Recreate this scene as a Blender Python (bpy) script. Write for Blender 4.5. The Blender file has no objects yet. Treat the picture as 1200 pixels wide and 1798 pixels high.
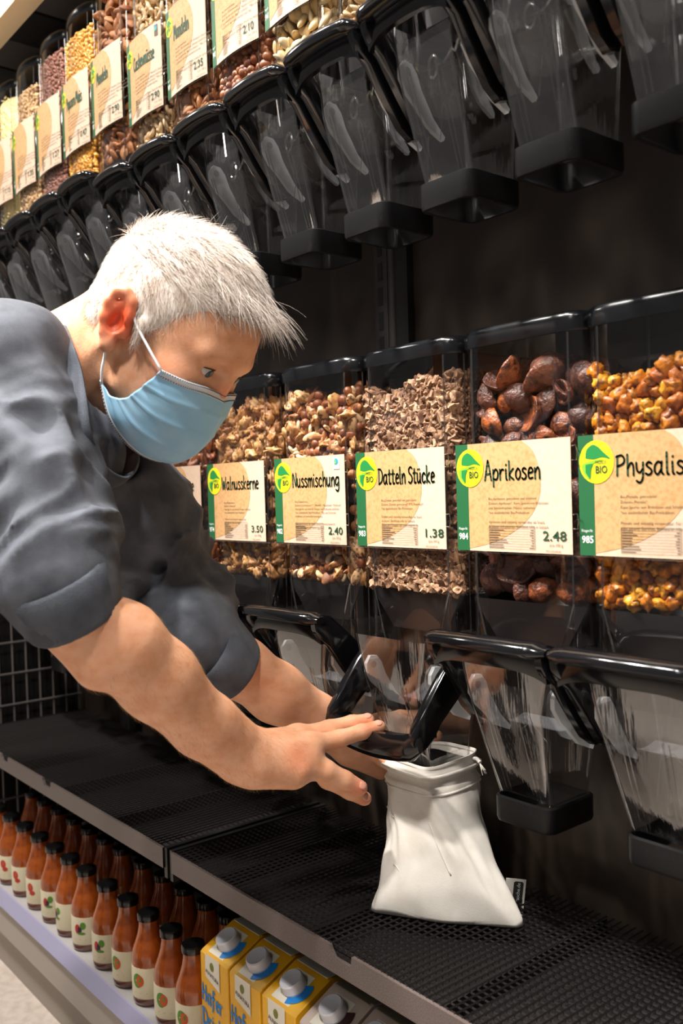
import bpy, math, random
import numpy as np
from mathutils import Vector, Matrix, Euler
random.seed(7); rng = np.random.default_rng(7)
SC = bpy.context.scene; COL = SC.collection
PI = math.pi

# ------------------------------------------------------------------ camera, world, lights, exposure
CZ = 0.875                                   # lens height above the floor
YAW, PITCH, ROLL, FPX = .689, .0233, -.0291, 1612.7
Fv = np.array([-math.cos(YAW)*math.cos(PITCH), math.sin(YAW)*math.cos(PITCH), -math.sin(PITCH)])
R0 = np.array([math.sin(YAW), math.cos(YAW), 0.]); U0 = np.cross(R0, Fv)
Rv = math.cos(ROLL)*R0+math.sin(ROLL)*U0; Uv = -math.sin(ROLL)*R0+math.cos(ROLL)*U0
CAMP = np.array([0, 0, CZ])
cd = bpy.data.cameras.new('camera'); cam = bpy.data.objects.new('camera', cd); COL.objects.link(cam)
m = Matrix.Identity(4)
for i in range(3):
    m[i][0] = Rv[i]; m[i][1] = Uv[i]; m[i][2] = -Fv[i]; m[i][3] = CAMP[i]
cam.matrix_world = m
cd.sensor_fit = 'VERTICAL'; cd.sensor_height = 36; cd.sensor_width = 24; cd.lens = FPX/1798*36
cd.clip_start = .02; cd.dof.use_dof = True; cd.dof.focus_distance = 1.06; cd.dof.aperture_fstop = 6.0
SC.camera = cam
SC.view_settings.view_transform = 'Standard'; SC.view_settings.look = 'None'
SC.view_settings.exposure = 0.2; SC.view_settings.gamma = 1; SC.view_settings.use_curve_mapping = False
SC.cycles.transparent_max_bounces = 32; SC.cycles.max_bounces = 8
SC.cycles.glossy_bounces = 3; SC.cycles.diffuse_bounces = 2; SC.cycles.transmission_bounces = 4
SC.cycles.sample_clamp_indirect = 4; SC.cycles.use_denoising = True
w = bpy.data.worlds.new('store_air'); SC.world = w; w.use_nodes = True
w.node_tree.nodes['Background'].inputs[0].default_value = (1, .95, .9, 1)
w.node_tree.nodes['Background'].inputs[1].default_value = .13

def lamp(name, loc, target, power, size, col=(1, .955, .90)):
    L = bpy.data.lights.new(name, 'AREA'); L.energy = power; L.size = size; L.color = col; L.shape = 'DISK'
    o = bpy.data.objects.new(name, L); COL.objects.link(o); o.location = loc
    o.rotation_euler = (Vector(target)-Vector(loc)).to_track_quat('-Z', 'Y').to_euler(); return o
def spot(name, loc, target, power, ang, size=.06, col=(1, .95, .89)):
    L = bpy.data.lights.new(name, 'SPOT'); L.energy = power; L.spot_size = math.radians(ang); L.spot_blend = .6; L.shadow_soft_size = size; L.color = col
    o = bpy.data.objects.new(name, L); COL.objects.link(o); o.location = loc
    o.rotation_euler = (Vector(target)-Vector(loc)).to_track_quat('-Z', 'Y').to_euler(); return o
spot('ceiling_spotlight', (-1.42, -.18, 2.7), (-.82, .42, 1.0), 330, 30)
spot('ceiling_spotlight', (-.62, -.35, 2.7), (-.80, .54, .70), 150, 26)
lamp('aisle_spot', (-1.05, -.25, 2.75), (-.95, .6, .9), 28, .16)
lamp('aisle_spot', (-1.95, -.12, 2.75), (-1.25, .7, 1.0), 26, .16)
lamp('aisle_spot', (-2.9, -.20, 2.75), (-2.2, .65, 1.3), 14, .2)
lamp('aisle_spot', (.15, -.40, 2.75), (-.5, .7, .8), 32, .2)
lamp('aisle_spot', (-.35, -1.7, 2.75), (-.8, .6, .5), 7, .5)

# ------------------------------------------------------------------ helpers
def W(px, py, D):                            # a point at depth D along the line of sight of a photograph pixel
    return CAMP+D*(Fv+Rv*(px-600)/FPX-Uv*(py-899)/FPX)
def wloc(o):
    p = np.zeros(3)
    while o is not None:
        p += np.array(o.location); o = o.parent
    return p
def tagit(o, label=None, cat=None, group=None, kind=None):
    for k, v in (('label', label), ('category', cat), ('group', group), ('kind', kind)):
        if v: o[k] = v
    return o
def empty(name, loc, label=None, cat=None, group=None):
    o = bpy.data.objects.new(name, None); COL.objects.link(o); o.location = loc; o.empty_display_size = .02
    return tagit(o, label, cat, group)
def mesh(name, V, F, mat, smooth=40):
    me = bpy.data.meshes.new(name)
    V = np.asarray(V, dtype=np.float32).reshape(-1, 3)
    if isinstance(F, np.ndarray) and F.ndim == 2:
        n, k = F.shape
        me.vertices.add(len(V)); me.vertices.foreach_set('co', V.ravel())
        me.loops.add(n*k); me.loops.foreach_set('vertex_index', F.astype(np.int32).ravel())
        me.polygons.add(n); me.polygons.foreach_set('loop_start', np.arange(0, n*k, k, dtype=np.int32))
        me.update(calc_edges=True)
    else:
        me.from_pydata([tuple(map(float, v)) for v in V], [], F)
    me.materials.append(mat)
    if smooth:
        me.shade_smooth()
        if smooth < 180: me.set_sharp_from_angle(angle=math.radians(smooth))
    return me
def link(name, me, parent=None, loc=None, rot=None):
    o = bpy.data.objects.new(name, me); COL.objects.link(o)
    if parent is not None: o.parent = parent
    if loc is not None: o.location = loc
    if rot is not None: o.rotation_euler = rot
    return o
class MB:
    def __init__(s): s.v = []; s.f = []
    def add(s, V, F):
        b = len(s.v); s.v += [tuple(map(float, p)) for p in V]; s.f += [[b+i for i in f] for f in F]; return s
    def box(s, a, b):
        x0, y0, z0 = a; x1, y1, z1 = b
        return s.add([(x0,y0,z0),(x1,y0,z0),(x1,y1,z0),(x0,y1,z0),(x0,y0,z1),(x1,y0,z1),(x1,y1,z1),(x0,y1,z1)],
                     [(3,2,1,0),(4,5,6,7),(0,1,5,4),(1,2,6,5),(2,3,7,6),(3,0,4,7)])
    def loft(s, secs, cap0=True, cap1=True, closed=True):
        n = len(secs[0]); V = [p for q in secs for p in q]; F = []
        for i in range(len(secs)-1):
            for j in range(n if closed else n-1):
                k = (j+1) % n; F.append((i*n+j, i*n+k, (i+1)*n+k, (i+1)*n+j))
        if cap0: F.append(tuple(range(n))[::-1])
        if cap1: F.append(tuple((len(secs)-1)*n+j for j in range(n)))
        return s.add(V, F)
    def tube(s, pts, r, n=6, closed=False, flat=None):
        P = [Vector(p) for p in pts]; rs = r if hasattr(r, '__len__') else [r]*len(P); secs = []
        up = None
        for i, p in enumerate(P):
            a = P[i-1] if (i > 0 or closed) else P[i]; b = P[(i+1) % len(P)] if (i < len(P)-1 or closed) else P[i]
            t = (b-a).normalized()
            if up is None:
                up = Vector((0, 0, 1)) if abs(t.z) < .9 else Vector((1, 0, 0))
            u = (up-t*up.dot(t)).normalized(); up = u; w_ = t.cross(u)
            secs.append([p+(u*math.cos(2*PI*k/n)+w_*math.sin(2*PI*k/n))*rs[i] for k in range(n)])
        if closed: secs.append(secs[0]); return s.loft(secs, False, False)
        return s.loft(secs)
    def lathe(s, prof, n=20, c=(0, 0)):
        return s.loft([[(c[0]+r*math.cos(2*PI*k/n), c[1]+r*math.sin(2*PI*k/n), z) for k in range(n)] for r, z in prof])
    def build(s, name, mat, parent=None, smooth=40, **k): return link(name, mesh(name, s.v, s.f, mat, smooth), parent, **k)
    def me(s, name, mat, smooth=40): return mesh(name, s.v, s.f, mat, smooth)
def rrect(x0, x1, y0, y1, r, z, n=4):
    P = []
    for cx, cy, a in ((x1-r, y0+r, -90), (x1-r, y1-r, 0), (x0+r, y1-r, 90), (x0+r, y0+r, 180)):
        for k in range(n+1):
            t = math.radians(a+90*k/n); P.append((cx+r*math.cos(t), cy+r*math.sin(t), z))
    return P

# ------------------------------------------------------------------ materials
def pri(name, col, rough=.5, metal=0, spec=.5, sss=0, noise=None, bump=None, objvar=None, coat=0, emit=0, alpha=1, trans=0):
    m = bpy.data.materials.new(name); m.use_nodes = True; t = m.node_tree; b = t.nodes['Principled BSDF']
    b.inputs['Base Color'].default_value = (*col, 1); b.inputs['Roughness'].default_value = rough
    b.inputs['Metallic'].default_value = metal; b.inputs['Specular IOR Level'].default_value = spec
    b.inputs['Coat Weight'].default_value = coat; b.inputs['Alpha'].default_value = alpha
    b.inputs['Transmission Weight'].default_value = trans
    if sss:
        b.inputs['Subsurface Weight'].default_value = sss; b.inputs['Subsurface Radius'].default_value = (1, .35, .2)
        b.inputs['Subsurface Scale'].default_value = .006
    co = t.nodes.new('ShaderNodeTexCoord'); src = None
    if objvar:                                # list of colours picked by object
        oi = t.nodes.new('ShaderNodeObjectInfo'); cr = t.nodes.new('ShaderNodeValToRGB')
        while len(cr.color_ramp.elements) < len(objvar): cr.color_ramp.elements.new(.5)
        for i, c in enumerate(objvar):
            cr.color_ramp.elements[i].position = i/max(1, len(objvar)-1); cr.color_ramp.elements[i].color = (*c, 1)
        t.links.new(oi.outputs['Random'], cr.inputs[0]); src = cr.outputs[0]
    if noise:                                 # (scale, colour, amount, [stretch])
        sc, c2, lo, hi = noise[:4]
        nz = t.nodes.new('ShaderNodeTexNoise'); nz.inputs['Scale'].default_value = sc; nz.inputs['Detail'].default_value = 5
        if len(noise) > 4:
            mp = t.nodes.new('ShaderNodeMapping'); mp.inputs['Scale'].default_value = noise[4]
            t.links.new(co.outputs['Object'], mp.inputs[0]); t.links.new(mp.outputs[0], nz.inputs[0])
        else: t.links.new(co.outputs['Object'], nz.inputs[0])
        mr = t.nodes.new('ShaderNodeMapRange'); mr.inputs[1].default_value = lo; mr.inputs[2].default_value = hi
        t.links.new(nz.outputs[0], mr.inputs[0])
        mx = t.nodes.new('ShaderNodeMix'); mx.data_type = 'RGBA'; mx.inputs[6].default_value = (*col, 1); mx.inputs[7].default_value = (*c2, 1)
        if src: t.links.new(src, mx.inputs[6])
        t.links.new(mr.outputs[0], mx.inputs[0]); src = mx.outputs[2]
    if src: t.links.new(src, b.inputs['Base Color'])
    if bump:
        sc, st, dist = bump[:3]
        nz = t.nodes.new('ShaderNodeTexNoise'); nz.inputs['Scale'].default_value = sc; nz.inputs['Detail'].default_value = 4
        if len(bump) > 3:
            mp = t.nodes.new('ShaderNodeMapping'); mp.inputs['Scale'].default_value = bump[3]
            t.links.new(co.outputs['Object'], mp.inputs[0]); t.links.new(mp.outputs[0], nz.inputs[0])
        else: t.links.new(co.outputs['Object'], nz.inputs[0])
        bp = t.nodes.new('ShaderNodeBump'); bp.inputs['Strength'].default_value = st; bp.inputs['Distance'].default_value = dist
        t.links.new(nz.outputs[0], bp.inputs['Height']); t.links.new(bp.outputs[0], b.inputs['Normal'])
    if emit: b.inputs['Emission Color'].default_value = (*col, 1); b.inputs['Emission Strength'].default_value = emit
    return m
def clear(name, tint=(.97, .97, .97), ior=1.5, rough=.03, gain=1.0, streak=False):
    m = bpy.data.materials.new(name); m.use_nodes = True; t = m.node_tree; t.nodes.clear()
    o = t.nodes.new('ShaderNodeOutputMaterial'); mx = t.nodes.new('ShaderNodeMixShader'); fr = t.nodes.new('ShaderNodeLayerWeight')
    tr = t.nodes.new('ShaderNodeBsdfTransparent'); gl = t.nodes.new('ShaderNodeBsdfGlossy'); fr.inputs[0].default_value = .5; f0_ = ((ior-1)/(ior+1))**2
    pw = t.nodes.new('ShaderNodeMath'); pw.operation = 'POWER'; pw.inputs[1].default_value = 5; ad = t.nodes.new('ShaderNodeMath'); ad.operation = 'MULTIPLY_ADD'; ad.inputs[1].default_value = 1-f0_; ad.inputs[2].default_value = f0_
    tr.inputs[0].default_value = (*tint, 1); gl.inputs['Roughness'].default_value = rough
    if streak:
        co = t.nodes.new('ShaderNodeTexCoord'); mp = t.nodes.new('ShaderNodeMapping'); mp.inputs['Scale'].default_value = (1, 1, .06)
        nz = t.nodes.new('ShaderNodeTexNoise'); nz.inputs['Scale'].default_value = 130; nz.inputs['Detail'].default_value = 3; bp = t.nodes.new('ShaderNodeBump'); bp.inputs['Strength'].default_value = .3; bp.inputs['Distance'].default_value = .001
        t.links.new(co.outputs['Object'], mp.inputs[0]); t.links.new(mp.outputs[0], nz.inputs[0]); t.links.new(nz.outputs[0], bp.inputs['Height']); t.links.new(bp.outputs[0], gl.inputs['Normal'])
    ml = t.nodes.new('ShaderNodeMath'); ml.operation = 'MULTIPLY'; ml.inputs[1].default_value = gain; ml.use_clamp = True
    t.links.new(fr.outputs['Facing'], pw.inputs[0]); t.links.new(pw.outputs[0], ad.inputs[0]); t.links.new(ad.outputs[0], ml.inputs[0]); t.links.new(ml.outputs[0], mx.inputs[0])
    t.links.new(tr.outputs[0], mx.inputs[1]); t.links.new(gl.outputs[0], mx.inputs[2]); t.links.new(mx.outputs[0], o.inputs[0])
    return m
def frosted(name, col, a):
    m = bpy.data.materials.new(name); m.use_nodes = True; t = m.node_tree; b = t.nodes['Principled BSDF']
    b.inputs['Base Color'].default_value = (*col, 1); b.inputs['Roughness'].default_value = .35; b.inputs['Alpha'].default_value = a
    return m
def srgb(r, g, b): return tuple(((c/255+.055)/1.055)**2.4 if c > 10 else c/255/12.92 for c in (r, g, b))
M = {}
M['clear'] = clear('clear_plastic', (.972, .97, .968), 1.55, .03, 1.7)
M['chute'] = clear('clear_chute_plastic', (.95, .945, .945), 1.55, .03, 4.4, True)
M['rib'] = clear('clear_plastic_rib', (.82, .8, .79), 1.5, .14, 5.0)
M['holder'] = clear('clear_card_holder', (.97, .97, .97), 1.4, .08)
M['black'] = pri('gloss_black_plastic', (.006, .006, .007), .13, spec=.55)
M['lid'] = pri('black_lid_plastic', (.008, .009, .011), .2, spec=.6)
M['matblack'] = pri('matt_black_plastic', (.006, .006, .0065), .34, spec=.28, noise=(400, (.02, .02, .02), .62, .75))
M['hopper'] = pri('dark_hopper_plastic', (.012, .010, .010), .3)
M['frost'] = frosted('frosted_plastic', (.85, .88, .9), .55)
M['frost2'] = frosted('thin_frosted_plastic', (.75, .78, .82), .10)
M['cream'] = pri('card_cream', srgb(218, 190, 166), .6, noise=(300, srgb(208, 178, 150), .4, .75))
M['kraft'] = pri('card_kraft', srgb(203, 158, 108), .6, noise=(260, srgb(186, 138, 86), .45, .7))
M['green'] = pri('card_green', srgb(30, 94, 54), .5)
M['inkgreen'] = pri('ink_green', srgb(22, 66, 40), .6)
M['ink'] = pri('ink_brown', srgb(104, 90, 70), .7)
M['white'] = pri('print_white', (.85, .86, .84), .5)
M['badge'] = pri('badge_lime', srgb(214, 208, 28), .5)
M['leafd'] = pri('badge_leaf_dark', srgb(30, 128, 62), .5)
M['leafl'] = pri('badge_leaf_light', srgb(128, 188, 44), .5)
M['blueink'] = pri('print_blue', srgb(40, 150, 190), .5)
M['wall'] = pri('dark_back_panel', (.027, .0190, .0140), .34, spec=.4, noise=(3.0, (.034, .0250, .0195), .4, .7, (5, 1, .15)))
M['steel'] = pri('grey_brown_upright', (.045, .038, .036), .4, metal=.3)
M['shelf'] = pri('shelf_front_lacquer', srgb(112, 99, 95), .38, metal=.2, noise=(900, srgb(84, 74, 70), .4, .6))
M['shelfd'] = pri('shelf_black_lacquer', (.008, .007, .0065), .4)
M['wire'] = pri('black_wire', (.030, .026, .025), .35, metal=.2)
M['tray'] = pri('dark_tray', (.012, .010, .010), .6, spec=.2, noise=(700, (.06, .05, .05), .55, .75))
M['gridwire'] = pri('grey_grid_wire', (.17, .15, .14), .4, metal=.4)
M['base'] = pri('light_grey_shelf', srgb(196, 192, 190), .5)
M['kick'] = pri('greige_kickplate', srgb(188, 178, 168), .5)
M['kick2'] = pri('greige_plinth', srgb(172, 160, 148), .55)
M['lilac'] = pri('lilac_price_rail', srgb(176, 172, 200), .35)
M['floor'] = pri('speckled_floor', srgb(226, 212, 200), .45, noise=(60, srgb(206, 190, 176), .4, .7))
M['ceil'] = pri('dark_ceiling', (.05, .045, .042), .8)
M['fascia'] = pri('cream_fascia', srgb(250, 226, 184), .6)
M['soff1'] = pri('soffit_grey', srgb(104, 98, 94), .6); M['soff2'] = pri('soffit_dark', srgb(52, 48, 46), .6)

# ------------------------------------------------------------------ the setting
def struct(name, mb, mat, smooth=0):
    o = mb.build(name, mat, smooth=smooth); o['kind'] = 'structure'; return o
struct('floor', MB().box((-4.2, -2.6, -.05), (1.6, 1.2, 0)), M['floor'])
struct('wall_back', MB().box((-4.2, .846, 0), (1.6, .90, 3.0)), M['wall'])
struct('ceiling', MB().box((-4.2, -2.6, 3.0), (1.6, .90, 3.06)), M['ceil'])
struct('trim_1', MB().box((-4.2, .60, CZ+.795+.06), (1.6, .64, CZ+1.30)), M['fascia'])   # cream header board over the bins
st = MB()
so = struct('trim_2', MB().box((-4.2, .64, CZ+.90), (1.6, .846, CZ+.92)), M['soff2'])
pm = [MB().box((0, 0, 0), (.115, .085, .008)).me('panel', M['soff1'], 0), MB().box((0, 0, 0), (.115, .085, .008)).me('panel', M['soff2'], 0)]
for i in range(26):
    for j in range(2): link('panel', pm[(i+j) % 2], so, (-3.9+i*.125, .648+j*.098, CZ+.892))
for X in (-.905, -1.72):                     # slotted uprights against the back panel
    o = empty('slotted_upright', (X, .83, 0), 'grey-brown slotted steel upright on the dark back panel behind the date bin' if X > -1 else
              'slotted steel upright on the back panel near the wire grid end', 'upright', None)
    MB().box((-.019, 0, .02), (.006, .0155, 2.2)).build('channel', M['steel'], o, 0)
    MB().tube([(.010, .006, .02), (.010, .006, 2.2)], .0065, 10).build('channel_edge', M['steel'], o)
    MB().box((.016, .004, .02), (.040, .0155, 2.2)).build('channel_return', M['shelfd'], o, 0)
    sl = MB().box((0, 0, 0), (.009, .003, .024)).me('slot', M['shelfd'], 0)
    for k in range(26): link('slot', sl, o, (-.012, -.0006, .86+k*.0325))

# bottom shelf with price rail and plinth
def prism_x(name, prof, x0, x1, mat, parent=None):
    return MB().loft([[(x0, y, z) for y, z in prof], [(x1, y, z) for y, z in prof]]).build(name, mat, parent, 0)
bs = empty('bottom_shelf', (-1.2, .6, 0), 'light grey bottom shelf with lilac price rail and greige plinth', 'shelf')
ZB = CZ-.728
def bpart(name, a, b, mat): return MB().box((a[0]+1.2, a[1]-.6, a[2]), (b[0]+1.2, b[1]-.6, b[2])).build(name, mat, bs, 0)
bpart('shelf_board', (-2.6, .578, ZB-.02), (.4, .84, ZB), M['base'])
prism_x('price_rail', [(-.022, ZB-.001), (-.0235, ZB+.004), (-.026, ZB+.003), (-.040, ZB-.014), (-.036, ZB-.020), (-.022, ZB-.014)], -1.4, 1.6, M['lilac'], bs)
bpart('front_panel', (-2.6, .566, ZB-.072), (.4, .60, ZB-.017), M['kick'])
bpart('plinth', (-2.6, .580, 0), (.4, .60, ZB-.072), M['kick2'])

# two wire-mesh shelves
ZS = CZ-.471; YF, YB = .58, .842
def mesh_shelf(x0, x1, label, notches):
    o = empty('wire_mesh_shelf', (x0, YF, ZS), label, 'shelf', 'wire mesh shelves under the bins')
    L = x1-x0; D = YB-YF
    # front rail: outline in x-z with notches, extruded
    top = [(0.004, 0)]
    for nx in notches: top += [(nx-.022, 0), (nx-.020, -.004), (nx-.014, -.011), (nx+.010, -.011), (nx+.013, -.008), (nx+.014, 0)]
    top += [(L-.012, 0)]
    n = len(top); pts = top+[(L-.012, -.0275), (.004, -.0275)]
    mb = MB(); V = [(x, 0, z) for x, z in pts]+[(x, .004, z) for x, z in pts]; N = len(pts)
    Fc = [tuple((i, (i+1) % N, N+(i+1) % N, N+i)) for i in range(N)]
    strip = []
    for i in range(n-1):
        a, b = top[i], top[i+1]; k = len(mb.v)
        mb.add([(a[0], 0, -.0275), (b[0], 0, -.0275), (b[0], 0, b[1]), (a[0], 0, a[1]), (a[0], .004, -.0275), (b[0], .004, -.0275), (b[0], .004, b[1]), (a[0], .004, a[1])],
               [(0, 1, 2, 3), (7, 6, 5, 4), (3, 2, 6, 7), (1, 0, 4, 5)])
    mb.build('front_rail', M['shelf'], o, 0)
    MB().box((.004, .004, -.0275), (L-.012, D, -.021)).build('tray', M['tray'], o, 0)
    for xa, xb in ((-.003, .004), (L-.012, L-.004)): MB().box((xa, .002, -.040), (xb, D, .001)).build('side_bracket', M['shelfd'], o, 0)
    g = .00886; mb = MB(); r = .00065
    for k in range(int((L-.02)/g)):
        x = .008+k*g; mb.add([(x-r, .003, -.001), (x+r, .003, -.001), (x+r, D, -.001), (x-r, D, -.001), (x, .003, .0008), (x, D, .0008)], [(0, 3, 5, 4), (2, 1, 4, 5), (1, 0, 4), (3, 2, 5)])
    for k in range(int((D-.01)/g)):
        y = .008+k*g; mb.add([(.006, y-r, -.003), (L-.014, y-r, -.003), (L-.014, y+r, -.003), (.006, y+r, -.003), (.006, y, -.0012), (L-.014, y, -.0012)], [(0, 1, 5, 4), (2, 3, 4, 5)])
    wm = mb.build('wire_mesh', M['wire'], o, 0); wm['kind'] = 'stuff'
    cb = MB().box((0, .006, -.021), (.005, D, -.003)).me('cross_bar', M['shelfd'], 0)
    for k in range(int(L/.195)): link('cross_bar', cb, o, (.10+k*.195, 0, 0))
mesh_shelf(-1.083, .10, 'black wire mesh shelf under the cloth bag, its front rail notched', [.36, .72])
mesh_shelf(-1.95, -1.090, 'farther black wire mesh shelf below the forearms, beside the wire grid end', [.25, .45])
# wire grid at the far end
o = empty('wire_grid_panel', (-1.956, .60, ZB), 'grey welded wire grid closing the far end of the shelves', 'panel')
vw = MB().tube([(0, 0, 0), (0, 0, .62)], .0022, 6).me('wire', M['gridwire']); hw = MB().tube([(0, 0, 0), (0, .24, 0)], .0022, 6).me('wire', M['gridwire'])
for k in range(9): link('wire', vw, o, (0, .004+k*.029, .002))
for k in range(9): link('wire', hw, o, (.004, 0, .03+k*.066))

ep = empty('dark_backing', (-1.985, .60, 0), 'added dark board blacking out the view behind the wire grid', 'panel')
MB().box((-.012, -.008, 0), (.008, .244, .94)).build('backing_board', M['shelfd'], ep, 0)  # added board that keeps the space beyond the grid black
MB().box((-.014, -.012, 0), (.010, -.006, .945)).build('edge_strip', M['steel'], ep, 0)

# ------------------------------------------------------------------ lettering
GL = {
'A': [[(.0,0),(.20,.82),(.26,.82),(.46,0)],[(.08,.28),(.40,.30)]], 'P': [[(.06,0),(.08,.8)],[(.02,.76),(.28,.82),(.42,.66),(.36,.48),(.08,.38)]],
'D': [[(.06,0),(.06,.8)],[(.0,.78),(.28,.76),(.46,.5),(.38,.15),(.06,.0)]], 'S': [[(.40,.74),(.24,.82),(.06,.70),(.10,.52),(.34,.36),(.40,.16),(.22,0),(.02,.08)]],
'N': [[(.05,0),(.07,.8),(.42,.04),(.44,.82)]], 'W': [[(0,.8),(.14,.02),(.28,.55),(.42,.02),(.58,.82)]], 'M': [[(0,0),(.10,.8),(.28,.3),(.46,.8),(.56,0)]],
'C': [[(.42,.68),(.28,.82),(.08,.62),(.05,.25),(.22,0),(.42,.12)]], 'H': [[(.05,0),(.10,.8)],[(.42,0),(.46,.8)],[(-.02,.38),(.5,.44)]],
'a': [[(.36,.40),(.22,.5),(.06,.36),(.05,.12),(.18,0),(.34,.2)],[(.37,.5),(.35,.12),(.44,0)]], 'b': [[(.05,.82),(.06,.02)],[(.06,.3),(.22,.48),(.38,.3),(.26,.02),(.06,.06)]],
'c': [[(.34,.40),(.22,.5),(.06,.34),(.07,.1),(.2,0),(.35,.09)]], 'd': [[(.36,.40),(.22,.5),(.06,.36),(.05,.12),(.18,0),(.34,.2)],[(.38,.84),(.36,.12),(.44,0)]],
'e': [[(.06,.26),(.34,.32),(.28,.48),(.14,.48),(.05,.26),(.12,.03),(.34,.06)]], 'f': [[(.36,.78),(.26,.86),(.16,.7),(.14,0),(.08,-.2)],[(.0,.46),(.34,.5)]],
'g': [[(.36,.40),(.22,.5),(.06,.36),(.05,.14),(.18,.04),(.34,.2)],[(.37,.5),(.38,-.12),(.24,-.28),(.06,-.2)]], 'h': [[(.05,.84),(.06,0)],[(.06,.28),(.22,.5),(.33,.38),(.34,0)]],
'i': [[(.06,.48),(.08,.06),(.14,0)],[(.07,.66),(.09,.69)]], 'k': [[(.05,.84),(.06,0)],[(.34,.5),(.07,.22),(.36,0)]], 'l': [[(.06,.84),(.07,.08),(.15,0)]],
'm': [[(.04,.48),(.06,0)],[(.06,.3),(.18,.5),(.26,.4),(.27,0)],[(.27,.3),(.40,.5),(.48,.4),(.50,0)]], 'n': [[(.04,.48),(.06,0)],[(.06,.28),(.22,.5),(.33,.38),(.35,0)]],
'o': [[(.2,.5),(.06,.34),(.06,.12),(.2,0),(.34,.14),(.34,.36),(.2,.5)]], 'p': [[(.04,.48),(.06,-.3)],[(.06,.3),(.22,.5),(.38,.32),(.30,.04),(.07,.06)]],
'r': [[(.04,.48),(.06,0)],[(.06,.28),(.16,.46),(.30,.46)]], 's': [[(.30,.44),(.16,.5),(.06,.38),(.28,.2),(.28,.06),(.14,0),(.02,.06)]],
't': [[(.14,.72),(.13,.1),(.2,0),(.3,.04)],[(.0,.5),(.3,.52)]], 'u': [[(.04,.5),(.05,.14),(.16,0),(.32,.16)],[(.34,.5),(.34,.08),(.4,0)]],
'y': [[(.04,.5),(.07,.2),(.2,.1),(.34,.24)],[(.36,.5),(.34,-.1),(.2,-.3),(.04,-.22)]], 'w': [[(0,.5),(.1,.02),(.22,.36),(.34,.02),(.46,.5)]], 'x': [[(0,.5),(.34,0)],[(.34,.5),(0,0)]],
}
GL['ü'] = GL['u']+[[(.1,.66),(.11,.69)], [(.26,.67),(.27,.70)]]
GL['ä'] = GL['a']+[[(.1,.66),(.11,.69)], [(.28,.67),(.29,.70)]]
def smooth_line(P, n=4):
    if len(P) < 3: return P
    Q = [P[0]]
    for i in range(len(P)-1):
        p0 = P[max(i-1, 0)]; p1 = P[i]; p2 = P[i+1]; p3 = P[min(i+2, len(P)-1)]
        for k in range(1, n+1):
            t = k/n; Q.append(tuple(.5*((2*p1[a])+(-p0[a]+p2[a])*t+(2*p0[a]-5*p1[a]+4*p2[a]-p3[a])*t*t+(-p0[a]+3*p1[a]-3*p2[a]+p3[a])*t**3) for a in (0, 1)))
    return Q
def stroke_text(s, x, z, h, width=None, pen=.05, slope=0.0):
    """brush lettering as flat outlines; returns V (x,0,z), F"""
    adv = 0; runs = []
    for ch in s:
        if ch == ' ': adv += .26; continue
        g = GL[ch]; mxw = max(p[0] for st in g for p in st)
        for st in g: runs.append([(p[0]+adv, p[1]) for p in smooth_line(st)])
        adv += mxw+.10
    sx = h if width is None else width/adv; V = []; F = []
    for r in runs:
        P = [(p[0]*sx, p[1]*h+p[0]*sx*slope) for p in r]
        for i, p in enumerate(P):
            b = len(V); V += [(x+p[0]+pen*h*.5*math.cos(k*PI/3), 0, z+p[1]+pen*h*.5*math.sin(k*PI/3)) for k in range(6)]
            F.append(tuple(range(b, b+6)))
        for p, q in zip(P, P[1:]):
            dx, dz = q[0]-p[0], q[1]-p[1]; L = math.hypot(dx, dz) or 1e-6; nx, nz = -dz/L*pen*h*.5, dx/L*pen*h*.5
            b = len(V); V += [(x+p[0]-nx, 0, z+p[1]-nz), (x+q[0]-nx, 0, z+q[1]-nz), (x+q[0]+nx, 0, z+q[1]+nz), (x+p[0]+nx, 0, z+p[1]+nz)]
            F.append((b, b+1, b+2, b+3))
    return V, F
_fc = bpy.data.curves.new('type', 'FONT'); _fo = bpy.data.objects.new('type', _fc)
_tc = {}
def type_text(s, x, z, h, width=None, align='LEFT', bold=0.0, line=1.15):
    key = (s, h, width, align, bold)
    if key not in _tc:
        COL.objects.link(_fo)
        _fc.body = s; _fc.size = h; _fc.align_x = align; _fc.space_line = line; _fc.offset = bold; _fc.resolution_u = 2
        bpy.context.view_layer.update()
        me = bpy.data.meshes.new_from_object(_fo.evaluated_get(bpy.context.evaluated_depsgraph_get()))
        V = np.array([v.co for v in me.vertices]).reshape(-1, 3); F = [tuple(p.vertices) for p in me.polygons]
        bpy.data.meshes.remove(me); COL.objects.unlink(_fo)
        if width and len(V): V[:, 0] *= width/max(1e-6, np.ptp(V[:, 0]))
        _tc[key] = (V, F)
    V, F = _tc[key]
    return [(x+v[0], 0, z+v[1]) for v in V], F

# ------------------------------------------------------------------ dispensers
S = .72
def bow(x, hw, sag): return -sag*(1-min(1, (x/hw)**2))
def plan(hw, yb, sag, k=1.0, n=9, ch=.016):
    """outline of a bin seen from above, front towards -y"""
    P = []
    hw *= k
    for i in range(n):
        x = -hw+ch+(2*hw-2*ch)*i/(n-1); P.append((x, bow(x, hw-ch, sag)))
    P += [(hw-ch*.3, ch*.35), (hw, ch), (hw, yb), (-hw, yb), (-hw, ch), (-hw+ch*.3, ch*.35)]
    return P
def plates(name, x0, x1, z0, z1, y, hw, sag, mat, parent, th=.0006, n=8):
    """a thin card following the bin's front"""
    mb = MB(); secs = []
    for i in range(n+1):
        x = x0+(x1-x0)*i/n; yy = y+bow(x, hw, sag); secs.append([(x, yy, z0), (x, yy, z1), (x, yy+th, z1), (x, yy+th, z0)])
    mb.loft(secs); return mb.build(name, mat, parent, 0)
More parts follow.
